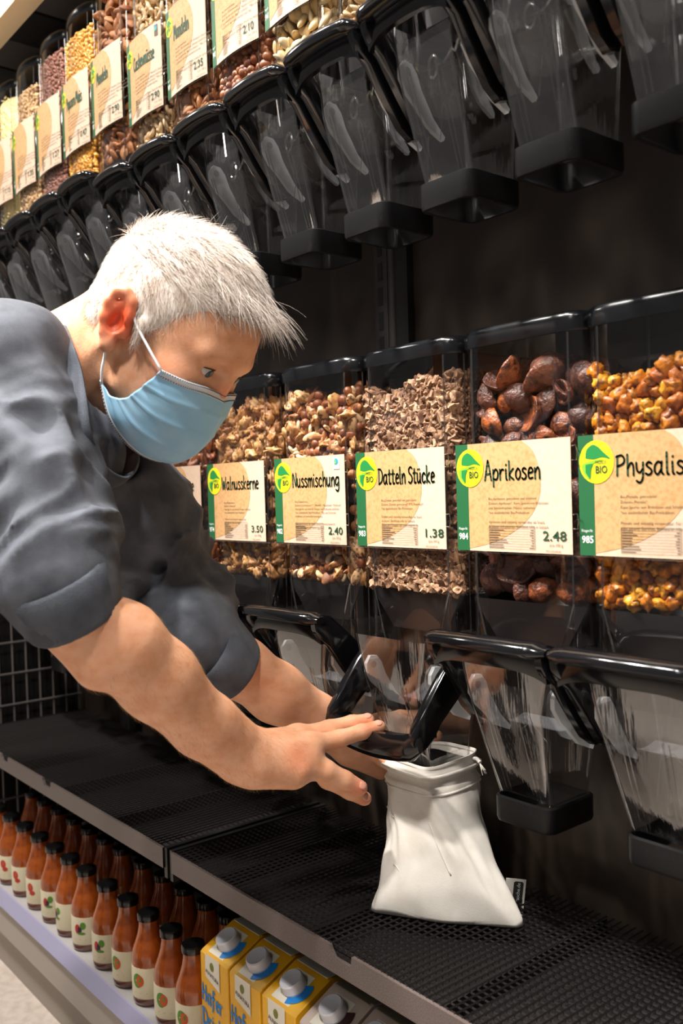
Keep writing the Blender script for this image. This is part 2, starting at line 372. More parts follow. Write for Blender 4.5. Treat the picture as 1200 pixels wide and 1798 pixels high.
def bent(name, VF, y, hw, sag, mat, parent, off=0, xoff=0):
    V, F = VF
    if not len(V): return None
    return link(name, mesh(name, [(v[0]+xoff, y+bow(v[0]+xoff, hw, sag)-off, v[2]) for v in V], F, mat, 0), parent)
def polyfan(P): return [(p[0], 0, p[1]) for p in P], [tuple(range(len(P)))]
def hubfan(P):
    n = len(P); return [(p[0], 0, p[1]) for p in P]+[(sum(p[0] for p in P)/n, 0, sum(p[1] for p in P)/n)], [(i, (i+1) % n, n) for i in range(n)]
def strips(P0, P1, m=10):                      # two polylines -> a grid of quads
    n = len(P0); V = [(p[0]+(q[0]-p[0])*k/m, 0, p[1]+(q[1]-p[1])*k/m) for k in range(m+1) for p, q in zip(P0, P1)]
    return V, [(k*n+i, k*n+i+1, (k+1)*n+i+1, (k+1)*n+i) for k in range(m) for i in range(n-1)]

def dispenser(Xc, Y0, zl, lower, name, price, num, fine, label, group, opened=False, seal=False, dlab=0, contents_low=True, simple=False):
    """Xc, Y0: middle of the front; zl: height of the card's lower edge"""
    if lower: hw, yb, sag, lw, lh, chw, arm = .0775, .112, .0, .1475, .1115, .033, 1.0
    else:     hw, yb, sag, lw, lh, chw, arm = .0568, .170, .0065, .1035, .119, .031, .96
    base = zl-.279
    o = empty('bulk_food_dispenser', (Xc, Y0, base), label, 'dispenser', group)
    z = lambda v: v*S+.279                    # label-plane units above the card's edge -> local
    yf = .010
    # clear bin
    P = plan(hw, yb, sag); sec = lambda zz, k=1.0: [(x*k, y+yf, zz) for x, y in P]
    MB().loft([sec(z(-.17)), sec(z(-.06)), sec(z(.30))], False, False).build('clear_bin', M['clear'], o)
    mb = MB()
    for (x, y) in (P[0], P[8], P[10], P[-2], P[11], P[12]): mb.tube([(x, y+yf, z(-.165)), (x, y+yf, z(.295))], .0011, 5)
    for sx in (-1, 1): mb.tube([(sx*hw*.80, yf-.001+bow(hw*.8, hw, sag), z(-.068)), (sx*hw*.52, yf-.002+bow(hw*.52, hw, sag), z(-.165))], .0012, 5)
    mb.build('edge_rib', M['rib'], o)
    # lid
    PL = plan(hw+(.0015 if lower else .0002), yb+.001, sag, ch=.017); lsec = lambda zz, k: [(x*k, y*k+yf-.0015+(1-k)*.05, zz) for x, y in PL]
    MB().loft([lsec(z(.296), 1.0), lsec(z(.300), 1.012), lsec(z(.313), 1.012), lsec(z(.320), .985), lsec(z(.323), .94)]).build('lid', M['lid'], o)
    # hopper below the food
    f1 = [(-hw*.95, yf+.006), (hw*.95, yf+.006), (hw*.95, yb-.004), (-hw*.95, yb-.004)]
    if sag: f1 = [(x*.95, y*.9+yf+.004) for x, y in P]; 
    n1 = len(f1)
    if sag:
        sq = [(min(max(x, -chw), chw), min(max(y, .012), .075)) for x, y in f1]
    else: sq = [(-chw*1.3, .022), (chw*1.3, .022), (chw*1.3, .075), (-chw*1.3, .075)]
    MB().loft([[(x, y, z(-.072)) for x, y in f1], [(x, y, z(-.135)) for x, y in sq]], False, False).build('hopper', M['hopper'], o, 30)
    # chute
    r = .007
    a0, a1, a2 = (1.75, 1.40, 1.0) if lower else (1.35, 1.15, 1.0)
    CH = [(a0*chw, -.028, .070, z(-.14)), (a1*chw, -.024, .070, z(-.215)), (chw, .004, .068, z(-.35))]
    MB().loft([rrect(-q, q, y0, y1, r, zz) for q, y0, y1, zz in CH], False, False).build('chute', M['chute'], o)
    mb = MB()
    for sx in (-1, 1):
        for e in (1, 2): mb.tube([(sx*(q-.002), (y0+.002 if e == 1 else y1-.002), zz) for q, y0, y1, zz in CH], .0010 if e == 1 else .0016, 5)
        mb.tube([(sx*chw*.55, -.025, z(-.215)), (sx*chw*.5, .005, z(-.345))], .0007, 5)
        mb.tube([(sx*chw*.72, -.0245, z(-.215)), (sx*chw*.66, .0045, z(-.345))], .0006, 5)
    mb.tube([(-chw*.1, .0, z(-.30)), (-chw*.1, .006, z(-.25)), (chw*.3, .006, z(-.238)), (chw*.9, .006, z(-.262))], .0006, 5)
    mb.build('chute_rib', M['rib'], o)
    # collar: a square ring
    c0, c1 = -.002, .075
    ring = [rrect(-chw-.003, chw+.003, c0, c1, .011, 0.0005), rrect(-chw-.0045, chw+.0045, c0-.001, c1+.001, .012, .004), rrect(-chw-.0045, chw+.0045, c0-.001, c1+.001, .012, z(-.352)),
            rrect(-chw-.002, chw+.002, c0+.002, c1-.002, .010, z(-.350)), rrect(-chw-.001, chw+.001, c0+.003, c1-.003, .009, .004), rrect(-chw+.0015, chw-.0015, c0+.004, c1-.004, .009, .0005)]
    MB().loft(ring+[ring[0]], False, False).build('collar', M['matblack'], o)
    # pivots with frosted cams, curved gate
    pv = Vector((0, .0, z(-.205)))
    for sx in (-1, 1):
        xx = sx*(a1*chw+.007); prof = [(-.016*math.cos(t)-.0, .016*math.sin(t)+.004) for t in np.linspace(-PI*.5, PI*.75, 12)]
        prof = [(-.006, -.014), (-.0155, .000), (-.0155, .010), (-.009, .0185), (.001, .0175), (.008, .009), (.014, -.006), (.030, -.030), (.046, -.045), (.044, -.049), (.022, -.040), (.006, -.024)]
        MB().loft([[(xx-.0025, pv.y+y, pv.z+zz) for y, zz in prof], [(xx+.0025, pv.y+y, pv.z+zz) for y, zz in prof]]).build('pivot_cam', M['frost'], o, 30)
        MB().tube([(xx-sx*.004, pv.y-.006, pv.z+.008), (xx+sx*.004, pv.y-.006, pv.z+.008)], .004, 10).build('pivot_pin', M['rib'], o)
    ga = math.radians(75 if opened else 0)
    gp = [(pv.y+.030+.052*math.cos(t), pv.z+.020+.052*math.sin(t)) for t in np.linspace(PI*1.02+ga, PI*1.62+ga, 10)]
    MB().loft([[(-chw*1.05, y, zz) for y, zz in gp], [(chw*1.05, y, zz) for y, zz in gp]], False, False, False).build('gate', M['frost2'], o)
    if not lower:
        mb = MB().tube([(-chw*.35, .004, pv.z+.006), (chw*.1, .002, pv.z+.004), (chw*.5, .0, pv.z+.012), (chw*.62, -.001, pv.z+.007), (chw*1.0, -.003, pv.z+.022)], .0013, 6)
        mb.tube([(-chw*.45+.006*math.cos(t), .004, pv.z+.006+.011*math.sin(t)) for t in np.linspace(0, 2*PI, 13)[:-1]], .0014, 5, True)
        mb.build('agitator_rod', M['rib'], o)
    # handle, in pivot coordinates
    hb = hw*.955 if lower else hw*.95
    h = link('handle', None, o, pv) if False else bpy.data.objects.new('handle', None)
    mb = MB(); N = 14; secs = []
    A = arm
    for i in range(N+1):
        x = -hb-.003+(2*hb+.006)*i/N; t = x/hb; yc = -.053*A-(.009 if lower else .005)*(1-t*t); zc = .060*A+.002*(1-t*t)
        e = .6+.4*min(1, (1-abs(t))*8+.15)
        secs.append([(x, yc+p*e, zc+q*e) for p, q in ((-.016, -.001), (-.0165, .003), (-.014, .007), (-.006, .0095), (.006, .009), (.013, .005), (.013, -.001), (.004, -.0045), (-.010, -.005))])
    mb.loft(secs)
    secs = []
    for i in range(N+1):
        x = -hb+.002+(2*hb-.004)*i/N; t = x/hb; yc = -.049*A-(.009 if lower else .005)*(1-t*t); dz = .0
        dpt = .018+.012*t**4
        secs.append([(x, yc-.003, .060*A-.002), (x, yc-.004, .060*A-dpt*.6), (x, yc-.002, .060*A-dpt), (x, yc+.004, .060*A-dpt), (x, yc+.006, .060*A-.002)])
    mb.loft(secs)
    AP = [(-.062, .064), (-.050, .068), (-.036, .064), (-.010, .042), (.014, .020), (.034, -.004), (.040, -.020), (.034, -.034), (.020, -.038), (.004, -.028), (-.014, -.006), (-.040, .028), (-.053, .038), (-.060, .050)]
    for sx in (-1, 1):
        prof = lambda xx, k: [(xx, (y*k-.006*(k-1))*A, (q*k+.01*(1-k))*A) for y, q in AP]
        xi, xo = sx*(hb-.010), sx*(hb+.001)
        ss = [prof(xi, .93), prof(xi+sx*.0015, 1.0), prof(xo-sx*.0015, 1.0), prof(xo, .93)]
        mb.loft(ss if sx > 0 else ss)
    ho = mb.build('handle', M['black'], o, 45); ho.location = pv+Vector((0, .004, 0 if lower else -.009))
    if opened: ho.rotation_euler = (math.radians(92), 0, 0)
    # back bracket to the wall
    MB().box((-hw*.7, yb-.002, z(.12)), (hw*.7, .846-Y0, z(.16))).build('wall_bracket', M['shelfd'], o, 0)
    # card
    lx0 = -hw; lhw = hw; yl = -.001
    if sag: lx0 = -lw/2; lhw = hw+.004; yl = .004
    zc = .279+dlab; z1 = zc+lh
    plates('card_holder', lx0-.001, lx0+lw+(.017 if lower else .004), zc-.0015, z1+.0015, yl+.002, lhw, sag, M['holder'], o)
    xr = lx0+lw+(.0165 if lower else .004)
    fr = [(x, yl+.001+bow(x, lhw, sag), zz) for x, zz in [(lx0, zc-.0015)]+[(lx0+(xr-lx0)*k/8, zc-.0015) for k in range(1, 8)]+[(xr-.003, zc-.0015), (xr, zc+.002), (xr, z1-.002), (xr-.003, z1+.0015), (lx0+lw*.98, z1+.0015)]]
    mb = MB().tube(fr, .0006, 5)
    for hz in (.22, .80):
        zz = zc+lh*hz; xa = lx0+lw+.003; e = .006 if lower else .008
        yy = yl-.002+bow(xa, lhw, sag)
        mb.tube([(xa, yy, zz), (xa+e, yy-.002, zz), (xa+e+.001, yy-.002, zz+.007), (xa+e, yy-.002, zz+.014), (xa, yy, zz+.014)], .0007, 5)
    mb.build('holder_rim', M['rib'], o)
    c = plates('card', lx0, lx0+lw, zc, z1, yl, lhw, sag, M['cream'], o)
    B = lambda nm, vf, mat, off=.0003: bent(nm, vf, yl, lhw, sag, mat, c, off)
    gw = lw*.115
    leaf = [(.115, 1.0), (.60, 1.0), (.68, .93), (.73, .82), (.755, .68), (.75, .52), (.70, .38), (.60, .25), (.45, .14), (.30, .07), (.115, .02)]
    if not lower: leaf = [(.115, 1.0), (.50, 1.0), (.62, .94), (.71, .83), (.75, .68), (.74, .54), (.68, .40), (.55, .27), (.40, .17), (.25, .10), (.115, .06)]
    lf = smooth_line(leaf[1:]); B('leaf_print', strips([(lx0+p[0]*lw, zc+p[1]*lh) for p in lf], [(lx0+gw, zc+p[1]*lh) for p in lf]), M['kraft'], .0002)
    B('green_band', strips([(lx0, zc), (lx0, z1)], [(lx0+gw, zc), (lx0+gw, z1)]), M['green'], .00035)
    # badge
    br = lw*(.128 if lower else .115); bx = lx0+br*1.06; bz = zc+lh*(.775 if lower else .80); brz = br*1.0
    e = lambda cx, cz, rx, rz, n=24: hubfan([(cx+rx*math.cos(2*PI*k/n), cz+rz*math.sin(2*PI*k/n)) for k in range(n)])
    B('badge', e(bx, bz, br, brz*1.06), M['badge'], .0006)
    lp = lambda pts: polyfan([(bx+p[0]*br, bz+p[1]*br) for p in smooth_line(pts, 3)])
    B('badge_leaf', lp([(-.62, .20), (-.55, .60), (-.22, .84), (.10, .74), (.42, .45), (.80, .12), (.35, .22), (-.1, .14), (-.4, .16)]), M['leafd'], .0008)
    B('badge_leaf', lp([(.45, .10), (.0, .10), (-.5, .0), (-.82, -.15), (-.72, -.55), (-.38, -.82), (-.36, -.4), (-.15, -.05), (.45, .10)][:-1]), M['leafl'], .0009)
    B('badge_leaf', lp([(-.62, -.12), (-.2, -.08), (-.3, -.35), (-.36, -.8), (-.62, -.5)]), M['leafd'], .001)
    B('badge_text', type_text('BIO', bx-.06*br, bz-.55*br, .52*br, .66*br, bold=.00012), M['inkgreen'], .001)
    B('badge_text', type_text('MIGROS', bx-.06*br, bz-.10*br, .24*br, .62*br), M['inkgreen'], .001)
    B('number_text', type_text(num, lx0+gw*.14, zc+lh*.105, lh*.085, gw*.74, bold=.00018), M['white'], .0006)
    B('number_text', type_text('Waagen-Nr.', lx0+gw*.12, zc+lh*.195, lh*.036, gw*.76), M['white'], .0006)
    if name:
        nx = lx0+lw*(.275 if lower else .265); nz = zc+lh*(.655 if lower else .60)
        wd = {'Datteln Stücke': .63, 'Nussmischung': .66, 'Walnusskerne': .64, 'Aprikosen': .49, 'Physalis': .46, 'Pekannüsse': .60, 'Cashewnüsse': .58, 'Mandeln': .40, 'Popcorn Mais': .56}.get(name, .5)
        B('product_name', stroke_text(name, nx, nz, lh*.20, lw*wd, .095), M['inkgreen'], .0006)
    tx = lx0+lw*.30; tz = zc+lh*.475
    if not simple:
        B('fine_print', type_text(fine, tx, tz, lh*.034, None, line=1.25), M['ink'], .0005)
        fx0, fx1, fz0, fz1 = tx, tx+lw*.40, zc+lh*.03, zc+lh*.235
        V, F = [], []
        def bar(x0, x1, z0, z1_):
            b = len(V); V.extend([(x0, 0, z0), (x1, 0, z0), (x1, 0, z1_), (x0, 0, z1_)]); F.append((b, b+1, b+2, b+3))
        t_ = lh*.0035
        for k in range(9): bar(fx0, fx1, fz0+(fz1-fz0)*k/9, fz0+(fz1-fz0)*k/9+t_*.8)
        bar(fx0, fx1, fz1, fz1+t_); bar(fx0, fx0+t_, fz0, fz1); bar(fx1, fx1+t_, fz0, fz1)
        for k in range(8): bar(fx0+t_*2, fx0+(.18+.25*random.random())*(fx1-fx0), fz0+(fz1-fz0)*(k+.35)/9, fz0+(fz1-fz0)*(k+.62)/9); bar(fx1-(.06+.06*random.random())*(fx1-fx0), fx1-t_*2, fz0+(fz1-fz0)*(k+.35)/9, fz0+(fz1-fz0)*(k+.62)/9)
        B('nutrition_table', (V, F), M['ink'], .0005)
        B('fine_print', type_text('Nährwerte', fx0+t_*3, fz1-lh*.022, lh*.022), M['ink'], .0006)
    if price:
        B('price_text', type_text(price, lx0+lw*.955, zc+lh*.115, lh*.125, lw*.185, 'RIGHT', bold=.00012) if False else type_text(price, lx0+lw*(.765 if lower else .74), zc+lh*.115, lh*.118, lw*.19, bold=.00015), M['inkgreen'], .0006)
        B('fine_print', type_text('pro 100 g', lx0+lw*.82, zc+lh*.065, lh*.036), M['ink'], .0006)
        B('fine_print', type_text('0451.024.000.00', lx0+lw*.79, zc+lh*.015, lh*.024), M['ink'], .0006)
    if seal:
        sx0 = lx0+lw*.86; sz0 = zc+lh*.84; sw = lw*.075
        B('seal_print', strips([(sx0, sz0), (sx0, sz0+lh*.13)], [(sx0+sw, sz0), (sx0+sw, sz0+lh*.13)]), M['white'] if lower else M['ink'], .0005)
        B('seal_print', e(sx0+sw*.5, sz0+lh*.085, sw*.36, lh*.035, 12), M['blueink'], .0008)
        B('seal_print', polyfan([(sx0+sw*.15, sz0+lh*.05), (sx0+sw*.55, sz0+lh*.07), (sx0+sw*.45, sz0+lh*.115)]), M['leafl'], .0010)
    return o, dict(hw=hw, yb=yb, sag=sag, yf=yf, base=base, Xc=Xc, Y0=Y0, zc=zc, z1=z1, zlo=z(-.068), zhi=z(.295))

# ------------------------------------------------------------------ food pieces
def ico(n=2):
    import bmesh
    bm = bmesh.new(); bmesh.ops.create_icosphere(bm, subdivisions=n, radius=1)
    V = np.array([v.co for v in bm.verts]); F = np.array([[v.index for v in f.verts] for f in bm.faces]); bm.free(); return V, F
I1, I2 = ico(2), ico(3)
def lump(V, seed, f, amp):
    r = np.random.default_rng(seed); d = np.zeros(len(V))
    for k in range(7):
        a = r.normal(size=3)*f; d += np.sin(V@a+r.uniform(0, 6.3))/7*1.6
    return V*(1+amp*d)[:, None]
def ridged(V, seed, f, amp):
    r = np.random.default_rng(seed); d = np.zeros(len(V))
    for k in range(5):
        a = r.normal(size=3)*f; d += 1-np.abs(np.sin(V@a+r.uniform(0, 6.3)))*2
    return V*(1+amp*d/5)[:, None]
def cashew_vf(L):
    secs = []; n = 8
    for i in range(9):
        t = i/8; a = PI*(.08+.84*t); r = .30*(math.sin(PI*(t*.9+.05))**.5)*(1.15-.35*t); c = np.array([-.62*math.cos(a), .62*math.sin(a)-.3, 0])
        tx = np.array([-math.cos(a), math.sin(a), 0])
        secs.append([c+(tx*math.cos(2*PI*k/n)+np.array([0, 0, 1])*math.sin(2*PI*k/n)*.85)*r for k in range(n)])
    mb = MB().loft(secs); return np.array(mb.v)*L*.5, mb.f
def piece(kind, mat, seed=0):
    V, F = (I1[0].copy(), I1[1]) if kind in ('grain', 'hazelnut', 'corn') else (I2[0].copy(), I2[1])
    sm = 180
    if kind == 'almond':
        tp = 1-.42*np.clip(V[:, 0], 0, 1)**1.3-.12*np.clip(-V[:, 0], 0, 1); V = V*np.array([.0125, .0072, .0042]); V[:, 1] *= tp; V[:, 2] *= tp
    elif kind == 'hazelnut':
        V = lump(V, seed, 2, .04); V[:, 2] += .22*np.clip(V[:, 2]-.6, 0, 1); V = V*np.array([.0068, .0064, .0072])
    elif kind == 'cashew': V, F = cashew_vf(.024)
    elif kind == 'walnut':
        V = lump(V, seed+2, 2.5, .15); V = ridged(V, seed, 5.2, .55); V = V*np.array([.0140, .0110, .0068])
    elif kind == 'pecan':
        V = V*np.array([1, 1+.16*np.sin(0), 1]); a = np.arctan2(V[:, 2], V[:, 1]); V[:, 1:] *= (1+.13*np.cos(a*5))[:, None]; V = V*np.array([.0165, .0075, .0055])
    elif kind == 'date':
        V = np.clip(lump(V, seed, 2.2, .34)*1.25, -.8, .8); V = lump(V, seed+5, 3, .34)*np.array([.0062, .0052, .0045]); sm = 30
    elif kind == 'apricot':
        r2 = V[:, 0]**2+V[:, 1]**2; V = lump(V, seed, 1.5, .13); V = ridged(V, seed+9, 6.0, .11)*np.array([.0205, .0158, .0062]); V[:, 2] += .013*(r2-.5)*(.8 if seed % 2 else -.6)
    elif kind == 'physalis':
        V = lump(V, seed, 2.4, .30); V = ridged(V, seed+3, 5.5, .30)*np.array([.0094, .0082, .0070])
    elif kind == 'peanut':
        V = lump(V, seed, 1.5, .05); V = V*np.array([.0085, .0052, .0048])
    elif kind == 'brazil':
        a = np.arctan2(V[:, 2], V[:, 1]); V[:, 1:] *= (1+.12*np.cos(a*3))[:, None]; V = V*np.array([.016, .008, .007])
    return mesh('piece_'+kind, V, F, mat, sm)
almondC = [srgb(150, 92, 48), srgb(186, 120, 66), srgb(128, 74, 38), srgb(196, 134, 80), srgb(168, 104, 56)]
FM = {
 'almond': pri('almond_skin', (.3, .15, .06), .55, objvar=almondC, noise=(220, srgb(96, 54, 26), .5, .8, (1, 4, 4)), bump=(300, .5, .0006, (1, 5, 5))),
 'blanched': pri('blanched_almond', (.7, .5, .3), .45, objvar=[srgb(240, 212, 160), srgb(226, 186, 122), srgb(246, 226, 184), srgb(232, 198, 140)]),
 'cashew': pri('cashew', (.7, .5, .3), .45, objvar=[srgb(236, 204, 156), srgb(224, 182, 128), srgb(242, 218, 178), srgb(214, 168, 112)]),
 'hazelnut': pri('hazelnut_skin', (.2, .08, .03), .45, objvar=[srgb(120, 62, 32), srgb(150, 86, 48), srgb(98, 48, 26), srgb(166, 100, 60)], noise=(160, srgb(206, 158, 108), .62, .7)),
 'walnut': pri('walnut_kernel', (.4, .22, .1), .5, objvar=[srgb(196, 142, 86), srgb(168, 112, 62), srgb(214, 166, 108), srgb(150, 98, 54), srgb(204, 152, 92)], noise=(240, srgb(112, 66, 34), .5, .75)),
 'pecan': pri('pecan_kernel', (.3, .12, .05), .45, objvar=[srgb(150, 84, 42), srgb(124, 64, 30), srgb(172, 100, 54), srgb(104, 52, 24)], noise=(180, srgb(74, 34, 16), .5, .7, (.4, 3, 3))),
 'date': pri('floured_date', (.4, .26, .16), .7, objvar=[srgb(184, 144, 110), srgb(152, 110, 78), srgb(212, 174, 138), srgb(108, 72, 48), srgb(194, 152, 116), srgb(134, 94, 66)], noise=(230, srgb(82, 50, 34), .45, .7)),
 'apricot': pri('dried_brown_apricot', (.2, .07, .03), .38, objvar=[srgb(104, 66, 54), srgb(118, 72, 56), srgb(84, 54, 48), srgb(126, 72, 46), srgb(98, 62, 54), srgb(176, 92, 38), srgb(92, 58, 50)], noise=(110, srgb(58, 34, 30), .42, .66), bump=(190, 1.0, .0026)),
 'physalis': pri('dried_physalis', (.7, .3, .03), .36, objvar=[srgb(224, 146, 30), srgb(196, 112, 22), srgb(234, 168, 42), srgb(140, 74, 28), srgb(214, 130, 26), srgb(168, 84, 30)], noise=(170, srgb(112, 56, 18), .46, .68), bump=(320, .7, .0012)),
 'brazil': pri('brazil_nut', (.5, .35, .2), .5, objvar=[srgb(196, 152, 106), srgb(214, 178, 134)], noise=(160, srgb(110, 70, 40), .52, .6)),
 'corn': pri('popcorn_maize', srgb(226, 150, 42), .32, noise=(260, srgb(240, 196, 104), .45, .65)),
 'rice': pri('red_quinoa', srgb(176, 122, 102), .6, noise=(320, srgb(122, 76, 62), .42, .65)),
 'oat': pri('oat_flake', srgb(222, 184, 136), .65, noise=(300, srgb(190, 146, 98), .45, .7)),
 'flour': pri('pale_semolina', srgb(244, 222, 160), .8),
 'peanut': pri('peanut', srgb(226, 188, 134), .5, objvar=[srgb(232, 196, 146), srgb(214, 172, 118)]),
}
def spots(g, size, layers, lab_margin=.010, hi=None, dens=.80):
    """places just behind the front and the +x side of a bin, deepest layer last"""
    hw, yb, sag, yf = g['hw']-.003, g['yb']-.004, g['sag'], g['yf']+.002
    st = size*dens; out = []
    top = (hi if hi is not None else g['zhi']-.02)
    for L in range(layers):
        lay = []; zz = g['zlo']+size*.42; row = 0
        while zz < top:
            x = -hw+size*.45+(row % 2)*st*.5
            while x < hw-size*.35:
                hz = top-.016*(1+math.sin(x*60+g['Xc']*20))*.5
                if zz < hz and not (g['zc']+size*.5+lab_margin*0 < zz < g['z1']-size*.5):
                    lay.append((x+random.uniform(-.3, .3)*st, yf+size*.36+L*size*.62+bow(x, hw, sag)+random.uniform(0, .35)*size, zz+random.uniform(-.3, .3)*st))
                x += st
            y = yf+size*.9+(row % 2)*st*.5                # along the right-hand side
            while y < yb-size*.3 and zz < top:
                lay.append((hw-size*.36-L*size*.62-random.uniform(0, .15)*size, y+random.uniform(-.25, .25)*st, zz+random.uniform(-.3, .3)*st)); y += st
            zz += st*.88; row += 1
        out.append(lay)
    return out
def fill(g, meshes, name, label, cat, group, size, layers=2, hi=None, dens=.8, flat=False, cap=290, kinds=None):
    sp = spots(g, size, layers, hi=hi, dens=dens); first = sp[0]
    org = Vector((g['Xc'], g['Y0'], g['base'])); rest = [p for L in sp[1:] for p in L]
    if len(first) > cap:
        first.sort(key=lambda p: p[1]); rest += first[cap:]; first = first[:cap]
    for p in first:
        me = random.choice(meshes); nm_, lb_ = (kinds or {}).get(me.name.split('.')[0], (name, label)); o = bpy.data.objects.new(nm_, me); COL.objects.link(o)
        o.location = org+Vector(p)
        if flat: o.rotation_euler = (PI/2+random.uniform(-.7, .7), random.uniform(-.6, .6), random.uniform(-.6, .6)) if random.random() < .75 else (random.uniform(0, 6), random.uniform(0, 6), random.uniform(0, 6))
        else: o.rotation_euler = (random.uniform(0, 6.28), random.uniform(0, 6.28), random.uniform(0, 6.28))
        s = random.uniform(.78, 1.18); o.scale = (s, s, s)
        o['label'] = lb_; o['category'] = cat; o['group'] = group if lb_ == label else nm_.replace('_', ' ')+'s in the mixed nut bin'
    if rest:
        VV, FF, n = [], [], 0
        for p in rest:
            me = random.choice(meshes); v = np.empty(len(me.vertices)*3, np.float32); me.vertices.foreach_get('co', v); v = v.reshape(-1, 3)
            R = np.array(Euler([random.uniform(0, 6.28) for _ in range(3)]).to_matrix()); VV.append(v@R.T+np.array(p)); FF += [tuple(i+n for i in q.vertices) for q in me.polygons]; n += len(v)
        o = link(name+'_pile', mesh(name+'_pile', np.concatenate(VV), FF, meshes[0].materials[0], 180)); o.location = org
        tagit(o, label.replace('one of the', 'deeper layer of the')+', behind the front layer', cat, None, 'stuff')
def grains(g, name, mat, label, cat, size, asp, n, hi):
    """small grain poured into a bin: a solid heart and a skin of kernels, one uncountable heap"""
    V1, F1 = ico(1); org = Vector((g['Xc'], g['Y0'], g['base'])); VV, FF, k = [], [], 0
    hw, yb, sag, yf = g['hw']-.004, g['yb']-.004, g['sag'], g['yf']+.003
    P = plan(hw, yb, sag); mb = MB().loft([[(x*.97, y*.96+yf+.003, g['zlo']) for x, y in P], [(x*.97, y*.96+yf+.003, hi-.006) for x, y in P]])
    VV.append(np.array(mb.v)); FF += [tuple(f) for f in mb.f]; k = len(mb.v)
    for i in range(n):
        u = random.random(); z = random.uniform(g['zlo'], hi)
        if u < .72:
            x = random.uniform(-hw+.003, hw-.003); p = (x, yf+bow(x, hw, sag)+random.uniform(.001, .003), z)
            if g['zc']+.006 < z < g['z1']-.004: continue
        else: p = (hw-random.uniform(.001, .003), random.uniform(yf+.006, yb), z)
        R = np.array(Euler([random.uniform(0, 6.28) for _ in range(3)]).to_matrix())
        VV.append((V1*np.array(asp)*size*random.uniform(.8, 1.15))@R.T+np.array(p)); FF += [tuple(f+k) for f in F1]; k += len(V1)
    o = link(name, mesh(name, np.concatenate(VV), FF, mat, 180)); o.location = org
    tagit(o, label, cat, None, 'stuff')

FINE = {
 'apr': "Bio-Aprikosen, getrocknet und entsteint\nZutaten: Aprikosen*. Kann Spuren von Erdnüssen\nund Schalenfrüchten (Nüsse) enthalten.\n*aus ausländischer Bio-Produktion.\n\nAprikosen sind vielseitig verwendbar als Snack,\nin süssen und pikanten Gerichten oder in Gebäck.",
 'phy': "Bio-Physalis, getrocknet\nZutaten: Physalis*.\nKann Spuren von Erdnüssen und Schalenfrüchten enthalten.\n*aus ausländischer Bio-Produktion.\n\nPhysalis sind vielseitig verwendbar. Für die Snacks\noder pikante Gerichte, Backwaren oder Müesli.",
 'dat': "Bio-Datteln, gewürfelt und getrocknet\nZutaten: Datteln getrocknet* 97%, Reismehl*.\n*aus ausländischer Bio-Produktion.\n\nDatteln sind vielseitig verwendbar als Snack,\nin süssen Gerichten oder in Gebäck.\nTipps und Rezepte auf www.migusto.ch",
 'nus': "Bio-Nussmischung\nZutaten: Cashewnüsse* **, Mandeln*, Haselnüsse*, Walnüsse*.\nKann Spuren von anderen Nüssen und Erdnüssen enthalten.\n*aus ausländischer Bio-Produktion. **Bio und Fairtrade\nzertifiziert, auf www.info.fairtrade.net\n\nNussmischung ist ein idealer Snack für zwischendurch.\nTipps und Rezepte auf www.migusto.ch",
 'wal': "Bio-Walnusskerne\nZutaten: Walnüsse*.\nKann Spuren von anderen Nüssen enthalten.\n*aus ausländischer Bio-Produktion.\n\nWalnusskerne sind eine ideale Zutat\nzum Backen oder als Snack.",
}
GLOW = 'lower row of bulk food dispensers'; GUP = 'upper row of bulk food dispensers'
ZLOW = CZ-.093*S
low = {}
LB = lambda t: t
XL = {'physalis': -.725, 'apricot': -.942, 'date': -1.171, 'mixed': -1.406, 'walnut': -1.646, 'pecan': -1.880}
def lower(key, *a, **k): low[key] = dispenser((XL[key]+.1076)*S, 1.0*S, ZLOW, True, *a, GLOW, **k)
lower('physalis', 'Physalis', '', '985', FINE['phy'], 'clear food dispenser of orange dried physalis with card reading Physalis')
lower('apricot', 'Aprikosen', '2.48', '984', FINE['apr'], 'clear food dispenser of dark dried apricots with card reading Aprikosen')
lower('date', 'Datteln Stücke', '1.38', '983', FINE['dat'], 'clear food dispenser of date pieces, its black handle pulled down over the bag', opened=True)
lower('mixed', 'Nussmischung', '2.40', '982', FINE['nus'], 'clear food dispenser of mixed nuts with card reading Nussmischung', seal=True)
lower('walnut', 'Walnusskerne', '3.50', '974', FINE['wal'], 'clear food dispenser of walnut kernels with card reading Walnusskerne')
lower('pecan', 'Pekannüsse', '3.73', '973', FINE['wal'], 'clear food dispenser of pecans partly hidden behind the masked face')
for i in range(3):
    dispenser((-1.880-.234*(i+1)+.1076)*S, S, ZLOW, True, '', '', '97'+str(2-i), '', 'clear food dispenser hidden behind the man, %s place left of the pecans' % ('first', 'second', 'third')[i], GLOW, simple=True)
c_ = lambda k, n, mat=None: [piece(k, FM[mat or k], s) for s in range(n)]
alm, blan, cash, haz = c_('almond', 1), c_('almond', 1, 'blanched'), c_('cashew', 1), c_('hazelnut', 2)
wal, pec, dat, apr, phy, bra = c_('walnut', 4), c_('pecan', 1), c_('date', 5), c_('apricot', 5), c_('physalis', 5), c_('brazil', 1)
fill(low['physalis'][1], phy, 'dried_physalis', 'one of the wrinkled orange dried physalis in the right-hand bin', 'dried fruit', 'dried physalis in their bin', .0150, 2, .279+.175)
fill(low['apricot'][1], apr, 'dried_apricot', 'one of the dark brown dried apricots in the Aprikosen bin', 'dried fruit', 'dried apricots in their bin', .0300, 2, .279+.198, .90, True)
fill(low['date'][1], dat, 'date_piece', 'one of the floury diced date pieces in the Datteln bin', 'dried fruit', 'date pieces in their bin', .0088, 3, .279+.192)
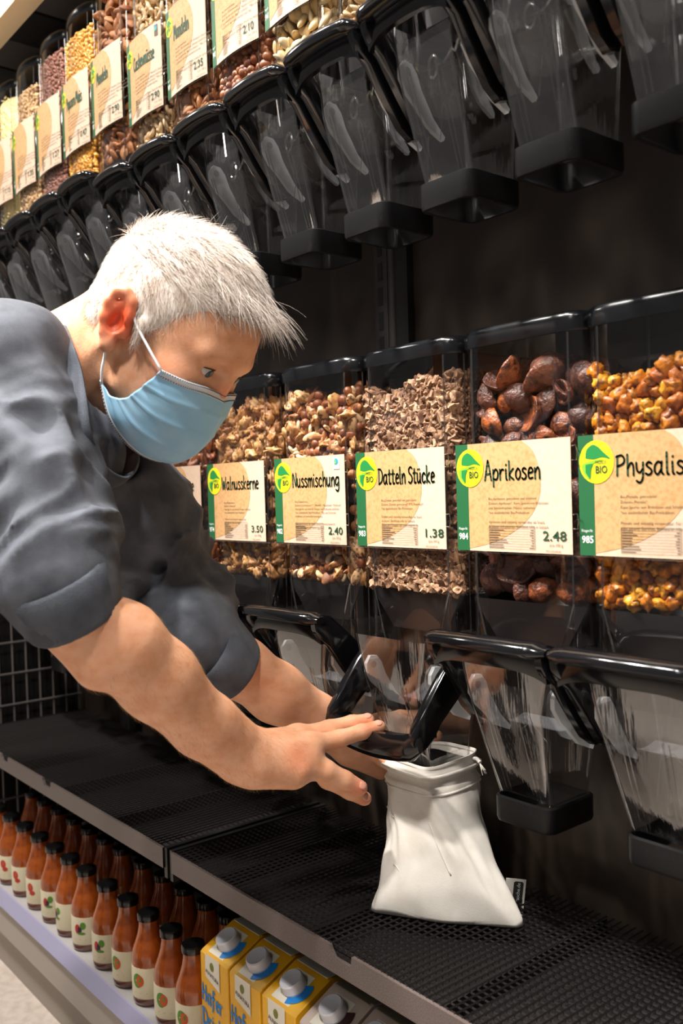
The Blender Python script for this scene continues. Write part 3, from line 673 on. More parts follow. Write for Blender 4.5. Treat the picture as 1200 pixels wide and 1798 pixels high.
fill(low['mixed'][1], alm+cash+haz+wal[:2]+bra+cash+haz+alm, 'mixed_nut', 'one of the assorted nuts in the Nussmischung bin', 'nut', 'mixed nuts in their bin', .0150, 2, .279+.200, kinds={'piece_'+k: (n_, 'one of the %s among the mixed nuts of the Nussmischung bin' % l_) for k, n_, l_ in (('almond', 'almond', 'flat brown almonds'), ('cashew', 'cashew', 'pale curved cashews'), ('hazelnut', 'hazelnut', 'round brown hazelnuts'), ('walnut', 'walnut_kernel', 'craggy walnut kernels'), ('brazil', 'brazil_nut', 'long pale brazil nuts'))})
fill(low['walnut'][1], wal, 'walnut_kernel', 'one of the golden brown walnut kernels in the Walnusskerne bin', 'nut', 'walnut kernels in their bin', .0158, 2, .279+.195)
fill(low['pecan'][1], pec, 'pecan_kernel', 'one of the dark pecan kernels in the bin behind the mask', 'nut', 'pecan kernels in their bin', .0150, 2, .279+.195)

YU = .9*S
def upper(i, *a, **k):
    if i >= 0: Xl, zl = -1.754+.1645*i, CZ+.765*S
    else: Xl, zl = -1.928+.161*(i+1), CZ+.798*S
    return dispenser((Xl+.0735)*S, YU, zl, False, *a, GUP, **k)
up = {}
UPL = [(8, '', '', '946', 'clear dispenser chute at the upper right corner of the picture, nearest of the upper row'), (7, '', '', '945', 'upper dispenser second from the nearest end, above the physalis bin'),
       (6, '', '', '944', 'upper dispenser with empty chute above the apricot bin lid'), (5, '', '', '943', 'upper dispenser whose black collar hangs in front of the wall, above the date bin'),
       (4, '', '', '942', 'upper dispenser right of the blanched almonds, pale nuts at its foot'), (3, '', '', '941', 'upper dispenser of pale blanched almonds, card number 941'),
       (2, '', '2.10', '940', 'upper dispenser of shelled hazelnuts, card price 2.10'), (1, 'Mandeln', '2.35', '939', 'upper dispenser of brown almonds, card price 2.35'),
       (0, 'Cashewnüsse', '2.90', '938', 'upper dispenser of cashew nuts with card reading Cashewnüsse'), (-1, 'Mandeln', '2.90', '937', 'upper dispenser of brown almonds, left of the cashews, card price 2.90'),
       (-2, 'Popcorn Mais', '0.47', '936', 'upper dispenser of yellow popcorn maize'), (-3, '', '1.27', '935', 'upper dispenser of reddish small grain, left of the maize'),
       (-4, '', '1.35', '934', 'upper dispenser of pale oat flakes'), (-5, '', '1.15', '933', 'upper dispenser of pale yellow semolina at the far left'), (-6, '', '', '932', 'farthest upper dispenser past the semolina, only its chute in view')]
for i, nm, pr, nu, lb in UPL: up[i] = upper(i, nm, pr, nu, FINE['nus'], lb, seal=(i == 0), simple=(i > 4 or i < -5))
HU = .279+.205
fill(up[4][1], cash, 'pale_nut', 'one of the pale nuts in the upper bin right of the blanched almonds', 'nut', 'pale nuts in the fifth upper bin', .0150, 2, .279+.05)
fill(up[3][1], blan, 'blanched_almond', 'one of the cream blanched almonds in upper bin 941', 'nut', 'blanched almonds in their bin', .0160, 2, .279+.05)
fill(up[2][1], haz, 'hazelnut', 'one of the round brown hazelnuts in the upper bin priced 2.10', 'nut', 'hazelnuts in their bin', .0128, 2, .279+.06)
fill(up[1][1], alm, 'almond', 'one of the brown almonds in the upper bin priced 2.35', 'nut', 'almonds in the bin priced 2.35', .0158, 2, .279+.16, cap=150)
fill(up[0][1], cash, 'cashew', 'one of the pale cashews in the Cashewnüsse bin', 'nut', 'cashews in their bin', .0150, 2, HU)
fill(up[-1][1], alm, 'almond', 'one of the brown almonds in the upper bin left of the cashews', 'nut', 'almonds in the bin left of the cashews', .0158, 2, HU, cap=148)
grains(up[-2][1], 'popcorn_maize', FM['corn'], 'yellow popcorn maize filling its upper bin', 'maize', .0052, (1, .85, .6), 2600, .279+.190)
grains(up[-3][1], 'red_grain', FM['rice'], 'reddish small grain filling its upper bin', 'grain', .0036, (1, .8, .8), 2600, .279+.196)
grains(up[-4][1], 'oat_flakes', FM['oat'], 'pale oat flakes filling their upper bin', 'oats', .0048, (1, .8, .3), 2200, .279+.178)
grains(up[-5][1], 'semolina', FM['flour'], 'pale yellow semolina filling its upper bin', 'semolina', .0016, (1, 1, 1), 600, .279+.205)
# ------------------------------------------------------------------ the man: smooth bodies grown from rounded limbs
class Body:
    def __init__(s): s.p = []
    def cone(s, a, b, ra, rb, k=.012, sub=False):
        a, b = np.array(a, float), np.array(b, float); s.p.append(('c', a, b, ra, rb, k, sub, (a+b)/2, np.linalg.norm(b-a)/2+max(ra, rb))); return s
    def chain(s, pts, rs, k=.012, k0=None):
        for i in range(len(pts)-1): s.cone(pts[i], pts[i+1], rs[i], rs[i+1], k if i or k0 is None else k0)
        return s
    def ell(s, c, A, r, k=.012, sub=False):
        s.p.append(('e', np.array(c, float), np.array(A, float), np.array(r, float), 0, k, sub, np.array(c, float), max(r))); return s
    def dist(s, P, near=None):
        d = np.full(len(P), 1.0)
        for q in (near if near is not None else s.p):
            if q[0] == 'c':
                a, ba = q[1], q[2]-q[1]; t = np.clip((P-a)@ba/(ba@ba+1e-12), 0, 1); e = np.linalg.norm(P-a-t[:, None]*ba, axis=1)-(q[3]+(q[4]-q[3])*t)
            else:
                L = (P-q[1])@q[2].T; k0 = np.linalg.norm(L/q[3], axis=1); k1 = np.linalg.norm(L/q[3]**2, axis=1)+1e-9; e = k0*(k0-1)/k1
            k = q[5]
            if q[6]:
                e = -e; h = np.clip(.5-.5*(e-d)/k, 0, 1); d = np.where(True, e+(d-e)*h+k*h*(1-h), d)
            else:
                h = np.clip(.5+.5*(d-e)/k, 0, 1); d = d+(e-d)*h-k*h*(1-h)
        return d
    def mesh(s, h, disp=None, n=24):
        lo = np.min([q[7]-q[8] for q in s.p if not q[6]], axis=0)-.03; hi = np.max([q[7]+q[8] for q in s.p if not q[6]], axis=0)+.03
        nb = np.ceil((hi-lo)/(h*n)).astype(int); dims = nb*n+2; VV, VI, QQ = [], [], []
        gi = np.stack(np.meshgrid(*[np.arange(n+2)]*3, indexing='ij'), -1).reshape(-1, 3)-1
        hd = h*(n+2)*.87+.012
        cid = lambda I: (I[:, 0]+1)*((dims[1]+3)*(dims[2]+3))+(I[:, 1]+1)*(dims[2]+3)+I[:, 2]+1
        for bx in range(nb[0]):
            for by in range(nb[1]):
                for bz in range(nb[2]):
                    b0 = np.array([bx, by, bz])*n; c = lo+(b0+n/2)*h
                    near = [q for q in s.p if np.linalg.norm(q[7]-c) < q[8]+hd+q[5]+.02]
                    if not near or all(q[6] for q in near): continue
                    if abs(s.dist(c[None], near)[0]) > hd*1.25: continue
                    I = gi+b0; P = lo+I*h; d = s.dist(P, near)
                    if disp is not None: d = d-disp(P)
                    D = d.reshape(n+2, n+2, n+2)
                    if D.min() > 0 or D.max() < 0: continue
                    # cells with lower corner at local index -1..n-1 ; own 0..n-1
                    c8 = np.stack([D[i:n+1+i, j:n+1+j, k:n+1+k] for i in (0, 1) for j in (0, 1) for k in (0, 1)], 0)
                    mix = (c8.min(0) < 0) & (c8.max(0) >= 0); mix[0] = mix[:, 0] = mix[:, :, 0] = False
                    idx = np.argwhere(mix)
                    if len(idx):
                        cc = c8[:, idx[:, 0], idx[:, 1], idx[:, 2]]; S_ = np.zeros((len(idx), 3)); N_ = np.zeros(len(idx))
                        off = np.array([(i, j, k) for i in (0, 1) for j in (0, 1) for k in (0, 1)], float)
                        for a in range(8):
                            for b in range(a+1, 8):
                                if abs(off[a]-off[b]).sum() == 1:
                                    cr = (cc[a] < 0) != (cc[b] < 0); t = np.where(cr, cc[a]/(cc[a]-cc[b]+1e-12), 0)
                                    S_ += np.where(cr[:, None], off[a]+(off[b]-off[a])*t[:, None], 0); N_ += cr
                        VV.append(lo+(idx-1+b0+S_/N_[:, None])*h); VI.append(cid(idx-1+b0))
                    # quads for grid edges starting at own corners
                    Sg = D < 0
                    for ax in range(3):
                        sl0 = [slice(1, n+1)]*3; sl1 = list(sl0); sl1[ax] = slice(2, n+2)
                        cr = np.argwhere(Sg[tuple(sl0)] != Sg[tuple(sl1)])
                        if not len(cr): continue
                        g = cr+b0; u, v = np.zeros(3, int), np.zeros(3, int); u[(ax+1) % 3] = 1; v[(ax+2) % 3] = 1
                        q = np.stack([cid(g-u-v), cid(g-v), cid(g), cid(g-u)], 1)
                        ins = Sg[tuple(sl0)][cr[:, 0], cr[:, 1], cr[:, 2]]; q[~ins] = q[~ins][:, ::-1]; QQ.append(q)
        V = np.concatenate(VV); I = np.concatenate(VI); o = np.argsort(I); I = I[o]; V = V[o]; Q = np.concatenate(QQ)
        J = np.searchsorted(I, Q); J = np.minimum(J, len(I)-1); ok = (I[J] == Q).all(1); return V, J[ok]
def vnoise(P, sc, seed=0):
    Q = np.asarray(P)*sc+seed*17.3; i = np.floor(Q).astype(np.int64); f = Q-i; f = f*f*(3-2*f); r = 0
    for a in (0, 1):
        for b in (0, 1):
            for c in (0, 1):
                n = (i[:, 0]+a)*73856093 ^ (i[:, 1]+b)*19349663 ^ (i[:, 2]+c)*83492791; v = ((n*2654435761) % 4294967296)/4294967296
                r = r+v*np.where(a, f[:, 0], 1-f[:, 0])*np.where(b, f[:, 1], 1-f[:, 1])*np.where(c, f[:, 2], 1-f[:, 2])
    return r*2-1

# head frame: forward f, towards his right ear r, crown u (millimetres from the middle between the ears)
TH, PT = math.radians(-20), math.radians(40)
f0 = math.cos(TH)*R0+math.sin(TH)*Fv; hr = math.sin(TH)*R0-math.cos(TH)*Fv; hr /= np.linalg.norm(hr)
hf = f0*math.cos(PT)-U0*math.sin(PT); hu = U0*math.cos(PT)+f0*math.sin(PT); hf /= np.linalg.norm(hf); hu = np.cross(hr, hf); hu = hu if hu@U0 > 0 else -hu
HC = W(217, 585, .890)-hr*.067
HA = np.array([hf, hr, hu])
def hl(x, y, z): return HC+(hf*x+hr*y+hu*z)*.91/1000
mmr = lambda *r: [v*.91/1000 for v in r]
SK = Body()
SK.ell(hl(-2, 0, 48), HA, mmr(97, 75, 82), .01).ell(hl(46, 0, 20), HA, mmr(50, 62, 75), .02)
SK.ell(hl(48, 0, -28), HA, mmr(46, 54, 58), .02).cone(hl(20, 42, -45), hl(74, 12, -84), .020, .017, .02).cone(hl(20, -42, -45), hl(74, -12, -84), .020, .017, .02)
SK.ell(hl(76, 0, -80), HA, mmr(18, 22, 17), .015)
SK.cone(hl(88, 10, 38), hl(78, 44, 36), .009, .009, .012).cone(hl(88, -10, 38), hl(78, -44, 36), .009, .009, .012)
for sg in (1, -1):
    SK.ell(hl(62, sg*45, -4), HA, mmr(20, 18, 16), .018)
    SK.ell(hl(97, sg*31, 19), HA, mmr(13, 18, 12), .008, True)
    SK.ell(hl(75.5, sg*31, 19), HA, mmr(14.5, 15, 14.5), .003)                    # lids
    SK.ell(hl(93, sg*32, 17.5), HA, mmr(12, 18, 4.3), .002, True)                 # the opening
    SK.cone(hl(84, sg*18, 9), hl(74, sg*44, 8), .005, .005, .008)                  # bag under the eye
SK.chain([hl(86, 0, 30), hl(89, 0, 14), hl(94, 0, -5)], [.0060, .0070, .0090], .010)
SK.ell(hl(87, 10, -8), HA, mmr(10, 8, 8), .008).ell(hl(87, -10, -8), HA, mmr(10, 8, 8), .008)
SK.cone(hl(88, -16, -42), hl(88, 16, -42), .010, .010, .01)
# ears
def ear(sg):
    e = lambda x, z, o: hl(-6+x*.92-z*.16, sg*(73+o), 6+z)
    helix = [(7, 2, 2), (8, 16, 5), (4, 28, 9), (-5, 33, 12), (-15, 28, 15), (-19, 14, 16), (-17, -2, 15), (-11, -16, 11), (-5, -24, 8)]
    SK.chain([e(*p) for p in helix], [.004, .0042, .0045, .0046, .0046, .0046, .0046, .0048, .006], .004)
    SK.ell(e(-5, 4, 5), np.array([hf, hr*sg*.9+hf*-.43, hu]), mmr(15, 3.2, 26), .006)
    SK.chain([e(-4, 24, 8), e(-10, 14, 11), e(-11, 0, 12), e(-5, -11, 10)], [.0035, .004, .004, .0035], .004)
    SK.ell(e(-4, -25, 7), HA, mmr(8, 4.5, 9), .006).ell(e(8, -4, 4), HA, mmr(5, 5, 7), .005)
    SK.ell(e(-1, 0, 12), HA, mmr(8, 7, 10), .004, True)
ear(1); ear(-1)
# neck and trunk
NB = W(86, 690, 1.02)
SK.cone(hl(-22, 0, -8), NB, .056, .058, .025).cone(hl(-46, 0, 4), W(72, 650, 1.03), .043, .050, .025)
SK.cone(hl(-6, 44, -22), W(125, 770, 1.0), .012, .012, .02)
pel = CAMP+Fv*.97+Rv*-.76+Uv*.0; che = CAMP+Fv*1.03+Rv*-.36+Uv*.06
SK.chain([NB, che, CAMP+Fv*1.0+Rv*-.55+Uv*.04, pel], [.055, .085, .095, .095], .03)
# arms
RS, RE, RW = W(8, 640, .90), W(134, 1078, .798), W(418, 1326, .930)
LS, LE, LW = W(232, 880, 1.20), W(352, 1128, 1.040), W(606, 1292, 1.125)
lerp = lambda a, b, t: a+(b-a)*t
SK.chain([che, RS, lerp(RS, RE, .5), RE], [.07, .046, .038, .029], .015).chain([che, LS, lerp(LS, LE, .5), LE], [.07, .046, .043, .036], .02)
off = lambda p, px, py: p+Rv*px*.0005-Uv*py*.0005
SK.chain([RE, off(lerp(RE, RW, .22), 6, -8), off(lerp(RE, RW, .45), 6, -6), lerp(RE, RW, .75), RW], [.0290, .0385, .0370, .0305, .0265], .012)
SK.cone(off(lerp(RE, RW, .80), 14, -16), off(RW, 16, -22), .0215, .0205, .012)     # wrist is wider than thick
SK.cone(W(112, 1112, .794), W(168, 1172, .806), .016, .018, .015)                     # point of the elbow
SK.chain([LE, off(lerp(LE, LW, .25), 4, 0), off(lerp(LE, LW, .5), 2, 4), lerp(LE, LW, .8), LW], [.0310, .0340, .0340, .0275, .0245], .012)
SK.cone(off(lerp(LE, LW, .8), 0, 14), off(LW, 4, 20), .020, .0195, .012)
# right hand: back of the hand, four fingers, thumb underneath
def finger(pts, rs, k=.004, k0=.009): SK.chain(pts, rs, k, k0)
MI, MM, MR_, MP = W(522, 1293, .998), W(546, 1308, .980), W(541, 1330, .968), W(523, 1352, .958)
for kn, rr in ((MI, .0125), (MM, .0125), (MR_, .0125), (MP, .0125)):
    SK.cone(lerp(RW, kn, .10), kn, .0205, rr, .014)
SK.cone(W(452, 1350, .932), W(515, 1362, .948), .019, .0135, .014)                # heel of the hand
for kn in (MI, MM, MP): SK.ell(kn+Uv*.003-Fv*.003, np.eye(3), mmr(10, 10, 9), .008)
finger([MM, W(597, 1297, .998), W(636, 1285, 1.013), W(666, 1276, 1.023)], [.0103, .0094, .0084, .0075])
finger([MI, W(578, 1279, 1.018), W(618, 1269, 1.030), W(647, 1264, 1.036)], [.0102, .0092, .0082, .0073])
finger([MP, W(574, 1353, .972), W(606, 1369, .980), W(633, 1383, .987)], [.0112, .0103, .0092, .0080])
finger([MR_, W(576, 1368, .985), W(614, 1388, .993), W(640, 1402, .999)], [.0112, .0102, .0092, .0080])
finger([W(470, 1320, .960), W(510, 1330, 1.005), W(548, 1342, 1.022), W(575, 1350, 1.030)], [.0150, .0125, .0110, .0090])
# left hand: palm behind the handle, fingers round the neck of the bag
KL = [W(672, 1268, 1.150), W(678, 1294, 1.145), W(681, 1318, 1.138), W(678, 1340, 1.130)]
for kn in KL: SK.cone(lerp(LW, kn, .15), kn, .0195, .0118, .014)
SK.cone(W(622, 1318, 1.12), W(668, 1350, 1.125), .020, .0125, .014)
for i, kn in enumerate(KL):
    a = kn+Fv*.026+Rv*.024+Uv*(-.004*i); b = a+Fv*.004+Rv*.026; finger([kn, a, b, b-Fv*.008+Rv*.016], [.0102, .0095, .0086, .0074])
finger([W(640, 1300, 1.12), W(660, 1318, 1.10), W(674, 1330, 1.085), W(684, 1340, 1.078)], [.0145, .0120, .0105, .0088])

P0 = np.array(pel); foot = np.array([pel[0]-.02, pel[1]+.02, 0])
man = empty('person', tuple(foot), 'white-haired man in a charcoal sweater and blue face mask bending over the bins', 'person')
def body_part(name, V, F, mat, parent=None, smooth=180):
    p = parent or man; me = mesh(name, np.asarray(V)-wloc(p), F, mat, smooth); return link(name, me, p)
def skin_mat():
    m = pri('skin', srgb(222, 160, 128), .46, spec=.4, sss=.22, bump=(420, .35, .0007)); t = m.node_tree; b = t.nodes['Principled BSDF']
    at = t.nodes.new('ShaderNodeAttribute'); at.attribute_name = 'flush_glow'; nz = t.nodes.new('ShaderNodeTexNoise'); nz.inputs['Scale'].default_value = 45; nz.inputs['Detail'].default_value = 6
    mx = t.nodes.new('ShaderNodeMix'); mx.data_type = 'RGBA'; mx.inputs[6].default_value = (*srgb(232, 175, 140), 1); mx.inputs[7].default_value = (*srgb(221, 157, 118), 1)
    mx2 = t.nodes.new('ShaderNodeMix'); mx2.data_type = 'RGBA'; mx2.inputs[7].default_value = (*srgb(235, 92, 52), 1)  # natural redness; on the ears also backlit glow painted into the colour
    mr = t.nodes.new('ShaderNodeMapRange'); mr.inputs[1].default_value = .38; mr.inputs[2].default_value = .68
    t.links.new(nz.outputs[0], mr.inputs[0]); t.links.new(mr.outputs[0], mx.inputs[0]); t.links.new(mx.outputs[2], mx2.inputs[6]); t.links.new(at.outputs['Fac'], mx2.inputs[0]); t.links.new(mx2.outputs[2], b.inputs['Base Color'])
    return m
M['skin'] = skin_mat()
V, F = SK.mesh(.0024)
body = body_part('body', V, F, M['skin'])
fl = np.zeros(len(V))  # redness mask; its ear spots also stand in for light shining through
for c, r, a in ((hl(-6, 84, 12), .024, .95), (hl(-10, -85, 10), .03, .7), (W(665, 1277, 1.0), .016, .45), (W(645, 1265, 1.016), .014, .4), (W(633, 1383, .98), .014, .4), (W(640, 1402, 1.0), .014, .4), (W(600, 1296, .975), .010, .35), (W(530, 1330, .94), .02, .25), (hl(105, 0, -4), .02, .4), (hl(60, 52, -8), .022, .25)):
    fl = np.maximum(fl, a*np.clip(1.3-np.linalg.norm(V-c, axis=1)/r, 0, 1))
at = body.data.attributes.new('flush_glow', 'FLOAT', 'POINT'); at.data.foreach_set('value', fl.astype(np.float32))
# nails
M['nail'] = pri('fingernail', srgb(228, 160, 136), .35)
for a, b_, r, up_ in ((W(636, 1285, 1.013), W(668, 1275, 1.024), .0070, Uv*.75-Fv*.6), (W(618, 1269, 1.030), W(650, 1263, 1.037), .0067, Uv*.8-Fv*.5), (W(606, 1369, .980), W(636, 1384, .987), .0072, Uv*.55-Fv*.8+Rv*.2), (W(614, 1388, .993), W(643, 1403, .999), .0072, Uv*.4-Fv*.8+Rv*.3)):
    ax = (b_-a)/np.linalg.norm(b_-a); n_ = up_-ax*(up_@ax); n_ /= np.linalg.norm(n_); sd = np.cross(ax, n_)
    Vn = I1[0]*np.array([.0055, .0044, .0013]); Vn = (Vn[:, :1]*ax+Vn[:, 1:2]*sd+Vn[:, 2:]*n_)+b_-ax*.004+n_*(r-.0003)
    body_part('fingernail', Vn, I1[1], M['nail'], body)
# eyes
M['eye'] = pri('eye_white', (.6, .54, .5), .15); M['iris'] = pri('iris', srgb(70, 84, 92), .1); M['brow'] = pri('brow_hair', srgb(170, 150, 130), .6)
for sg in (1, -1):
    e = body_part('eye', I2[0]*.0125@np.eye(3)+hl(76, sg*31, 19), I2[1], M['eye'])
    q = np.array([.55, sg*-.05, -.35]); q = q/np.linalg.norm(q); gz = hf*.96-hu*.22-hr*.05; gz /= np.linalg.norm(gz)
    sd = np.cross(gz, hu); sd /= np.linalg.norm(sd); u2 = np.cross(sd, gz)
    Vi = I1[0]*np.array([.0022, .0058, .0058]); body_part('iris', Vi[:, :1]*gz+Vi[:, 1:2]*sd+Vi[:, 2:]*u2+hl(76, sg*31, 19)+gz*.0113, I1[1], M['iris'], e)

M['lash'] = pri('eyelash', (.03, .02, .015), .7)
for sg in (1, -1):
    q = [hl(76+15.0*math.cos(t)*math.cos(.36), sg*(31+15.0*math.sin(t)), 19+15.0*math.cos(t)*math.sin(.36)-1.4) for t in np.linspace(-.95, .95, 12)]
    mb = MB().tube(q, [.0003]+[.0006]*10+[.0003], 5); body_part('eyelashes', mb.v, mb.f, M['lash'])
    mb = MB()
    for k in range(3): mb.tube([hl(80-3*k, sg*(45+2*k), 16-5*k), hl(70-4*k, sg*(52+2*k), 15-8*k+2), hl(62-4*k, sg*(56+2*k), 18-10*k)], [.0002, .0007, .0002], 4)
# ------------------------------------------------------------------ clothes
def cloth(name, c1, c2, **k): return pri(name, c1, .85, spec=.2, noise=(26, c2, .38, .66), bump=(900, .35, .0006))
M['sweater'] = cloth('washed_charcoal_cotton', srgb(75, 78, 85), srgb(100, 104, 113)); M['rib'+'knit'] = pri('ribbed_cuff', srgb(90, 95, 104), .9, spec=.2, noise=(40, srgb(75, 79, 88), .4, .7), bump=(700, .5, .001))
M['trouser'] = pri('dark_trousers', srgb(40, 42, 50), .9); M['shoe'] = pri('dark_shoe', (.02, .02, .022), .5)
SW = Body()
b1 = lambda l, u, d: CAMP+Fv*d+Rv*l+Uv*u
SW.chain([b1(-.335, .070, .98), b1(-.42, .060, .95), b1(-.60, .05, .92), b1(-.78, .0, .91)], [.110, .138, .142, .14], .03)
SW.chain([b1(-.31, .035, 1.08), b1(-.42, .045, 1.07), b1(-.60, .04, 1.05), b1(-.78, .0, 1.04)], [.100, .130, .14, .14], .03)
SW.cone(W(66, 640, 1.02), W(8, 640, .95), .050, .066, .03).cone(W(70, 670, 1.04), LS, .050, .064, .04)
SW.cone(b1(-.23, -.005, 1.06), b1(-.34, -.02, 1.06), .062, .10, .05)                # chest
SW.chain([RS, W(34, 800, .868), W(70, 945, .826), W(90, 1018, .800)], [.062, .057, .053, .047], .025).chain([W(90, 1018, .800), W(120, 1062, .803), W(134, 1086, .806)], [.047, .0405, .0375], .014)
SW.chain([LS, lerp(LS, LE, .45), lerp(LS, LE, .85), W(350, 1118, 1.033)], [.064, .058, .050, .044], .025).chain([W(350, 1118, 1.033), W(396, 1156, 1.042), W(416, 1174, 1.046)], [.044, .037, .034], .014)
SW.chain([che, RS, lerp(RS, RE, .5), lerp(RS, RE, .88)], [.080, .056, .050, .039], .02).chain([che, LS, lerp(LS, LE, .5), lerp(LS, LE, .85)], [.080, .056, .050, .044], .02)
SW.chain([lerp(NB, che, .45), che, CAMP+Fv*1.0+Rv*-.55+Uv*.04, pel], [.075, .098, .11, .11], .03)
# hollows: neck, cuffs
SW.cone(hl(-10, 0, -30), lerp(hl(-10, 0, -30), NB, .86), .062, .066, .008, True)
SW.cone(W(130, 730, 1.0), W(190, 775, 1.0), .036, .05, .012, True)
cR = (W(186, 1185, .822)-W(139, 1097, .806)); cR /= np.linalg.norm(cR); cL = LW-LE; cL /= np.linalg.norm(cL)
CRp, CLp = W(138, 1094, .806), W(421, 1180, 1.046)
def foldf(P):
    d = np.zeros(len(P))
    for A, B, fr, am, tw in ((RS, W(100, 1066, .792), 30, .0088, 1.1), (LS, W(356, 1128, 1.033), 34, .0080, -1.2)):
        ax = B-A; L = np.linalg.norm(ax); ax = ax/L; q = P-A; t = q@ax; rad = q-t[:, None]*ax; u = np.cross(ax, Uv); u /= np.linalg.norm(u); v = np.cross(ax, u)
        ph = np.arctan2(rad@v, rad@u); rr = np.linalg.norm(rad, axis=1)
        w_ = np.clip((t-.01)/.08, 0, 1)*np.clip((L-.018-t)/.04, 0, 1)*np.clip((.13-rr)/.03, 0, 1)*(.45+.9*np.clip(t/L, 0, 1))
        Q = np.stack([t*fr*.95+tw*ph*.55, np.cos(ph)*1.0+3, np.sin(ph)*1.0], 1)+np.stack([vnoise(P, 14, 1), vnoise(P, 14, 3), vnoise(P, 14, 4)], 1)*.55
        rg_ = 1-np.abs(vnoise(Q, 1.0, 2))*1.9; d += w_*am*(np.clip(rg_, -.5, 1)*1.5-.6)
        Q2 = np.stack([t*fr*1.6-tw*ph*.9, np.cos(ph)*1.4+9, np.sin(ph)*1.4], 1); d += w_*am*.45*(1-np.abs(vnoise(Q2, 1.0, 6))*2)
    # trunk: long soft drapes from neck to arm
    q = P-NB; tr = np.clip((.30-np.linalg.norm(q, axis=1))/.15, 0, 1)
    d += .0030*(1-np.abs(np.sin(P@(Uv*26+Rv*22+Fv*14)+vnoise(P, 10, 5)*2.2))*1.6)*(.3+.7*tr)+.0018*vnoise(P, 26, 7)
    # trim the sleeve ends flat
    for c, n_, r in ((CRp, cR, .085), (CLp, cL, .075)):
        s_ = (P-c)@n_; near = np.linalg.norm(P-c-s_[:, None]*n_, axis=1) < r; d = np.where(near & (s_ > 0) & (s_ < .12), d-np.maximum(0, s_)*1.2-.0, d)
    return d
V, F = SW.mesh(.0040, foldf)
sw = body_part('sweater', V, F, M['sweater'])
def cuff(c, n_, r, name='cuff', wd=.030):
    u = np.cross(n_, Uv); u /= np.linalg.norm(u); v = np.cross(n_, u); N = 72; secs = []
    for t, k in ((-wd, 1.13), (-wd*.92, 1.20), (-wd*.5, 1.14), (-wd*.1, 1.02), (0, .995), (.0008, .97), (-.004, .94)):
        secs.append([c+n_*t+(u*math.cos(2*PI*j/N)+v*math.sin(2*PI*j/N))*r*k*(1+.010*(j % 2)+.02*math.sin(3*2*PI*j/N+1)) for j in range(N)])
    mb = MB().loft(secs, False, False); body_part(name, mb.v, mb.f, M['ribknit'], sw)
cuff(CRp, cR, .0395, wd=.046); cuff(CLp, cL, .0365, wd=.046)
# ribbed neckline
ring = [W(106, 550, 1.0), W(122, 598, .905), W(139, 650, .884), W(149, 706, .866), W(158, 765, .864), W(184, 822, .900), W(226, 838, .946), W(238, 780, 1.06), W(170, 640, 1.12), W(120, 566, 1.08)]
def closed_spline(P, n):
    P = np.array(P); m = len(P); Q = []
    for i in range(m):
        p0, p1, p2, p3 = P[i-1], P[i], P[(i+1) % m], P[(i+2) % m]
        for k in range(n):
            t = k/n; Q.append(.5*(2*p1+(p2-p0)*t+(2*p0-5*p1+4*p2-p3)*t*t+(3*p1-p0-3*p2+p3)*t**3))
    return Q
rg = closed_spline(ring, 6); cen = np.mean(rg, axis=0); axn = (NB-hl(-10, 0, -30)); axn /= np.linalg.norm(axn)
secs = []
for p in rg:
    o_ = p-cen; o_ = o_-axn*(o_@axn); o_ /= np.linalg.norm(o_)
    secs.append([p+o_*a+axn*b for a, b in ((-.002, -.002), (.001, -.003), (.0035, .004), (.006, .013), (.006, .019), (.002, .021), (-.001, .012))])
secs.append(secs[0]); mb = MB().loft(secs, False, False); body_part('neckband', mb.v, mb.f, M['ribknit'], sw)
# trousers and shoes stand outside the picture
TR = Body(); hp = np.array(pel)
for s_ in (-1, 1):
    hipj = hp+Fv*.09*s_; kn = np.array([hipj[0]+.01, hipj[1]+.02, .48]); an = np.array([hipj[0]-.01, hipj[1]+.0, .09])
    TR.chain([hipj, kn, an], [.105, .072, .055], .03)
TR.cone(hp-Fv*.07, hp+Fv*.07, .145, .145, .03).cone(hp+Rv*.08, hp-Rv*.05, .135, .14, .04)
V, F = TR.mesh(.009); body_part('trousers', V, F, M['trouser'])
for s_ in (-1, 1):
    a = hp+Fv*.09*s_; B_ = Body(); c = np.array([a[0]-.01, a[1], .045]); fw = np.array([R0[0], R0[1], 0])
    B_.chain([c-fw*.06, c+fw*.06, c+fw*.17+np.array([0, 0, -.012])], [.042, .043, .030], .02).cone(c, c+np.array([0, 0, .06]), .045, .045, .02); V, F = B_.mesh(.006); V[:, 2] = np.maximum(V[:, 2], .0); body_part('shoe', V, F, M['shoe'])

# ------------------------------------------------------------------ hair
M['hair'] = pri('white_hair', srgb(238, 226, 216), .42, spec=.5, noise=(60, srgb(206, 188, 172), .45, .7))
HB = Body(); HB.ell(hl(-3, 0, 51), HA, mmr(101, 79, 86), .01)
HB.ell(hl(-40, 0, -6), HA, mmr(60, 62, 56), .02)
HB.ell(hl(78, 0, 22), HA, mmr(54, 90, 58), .016, True).ell(hl(40, 0, -25), HA, mmr(60, 120, 48), .016, True).ell(hl(2, 0, -28), HA, mmr(40, 110, 42), .012, True).ell(hl(-40, 0, -98), HA, mmr(80, 110, 46), .012, True)
HB.cone(hl(14, 74, 22), hl(17, 71, 2), .006, .004, .008).cone(hl(14, -74, 22), hl(17, -71, 2), .006, .004, .008)
V, F = HB.mesh(.004)
hair = body_part('hair', V, F, M['hair'])
def surf(B, n, lo, hi, seed):
    """roots: points of the cap's own mesh"""
    r = np.random.default_rng(seed); i = r.integers(0, len(V), n*3); return V[i]
nrm = np.zeros_like(V); fa = V[F]; fn = np.cross(fa[:, 1]-fa[:, 0], fa[:, 3]-fa[:, 0])
for k in range(4): np.add.at(nrm, F[:, k], fn)
nrm /= np.linalg.norm(nrm, axis=1)[:, None]+1e-12
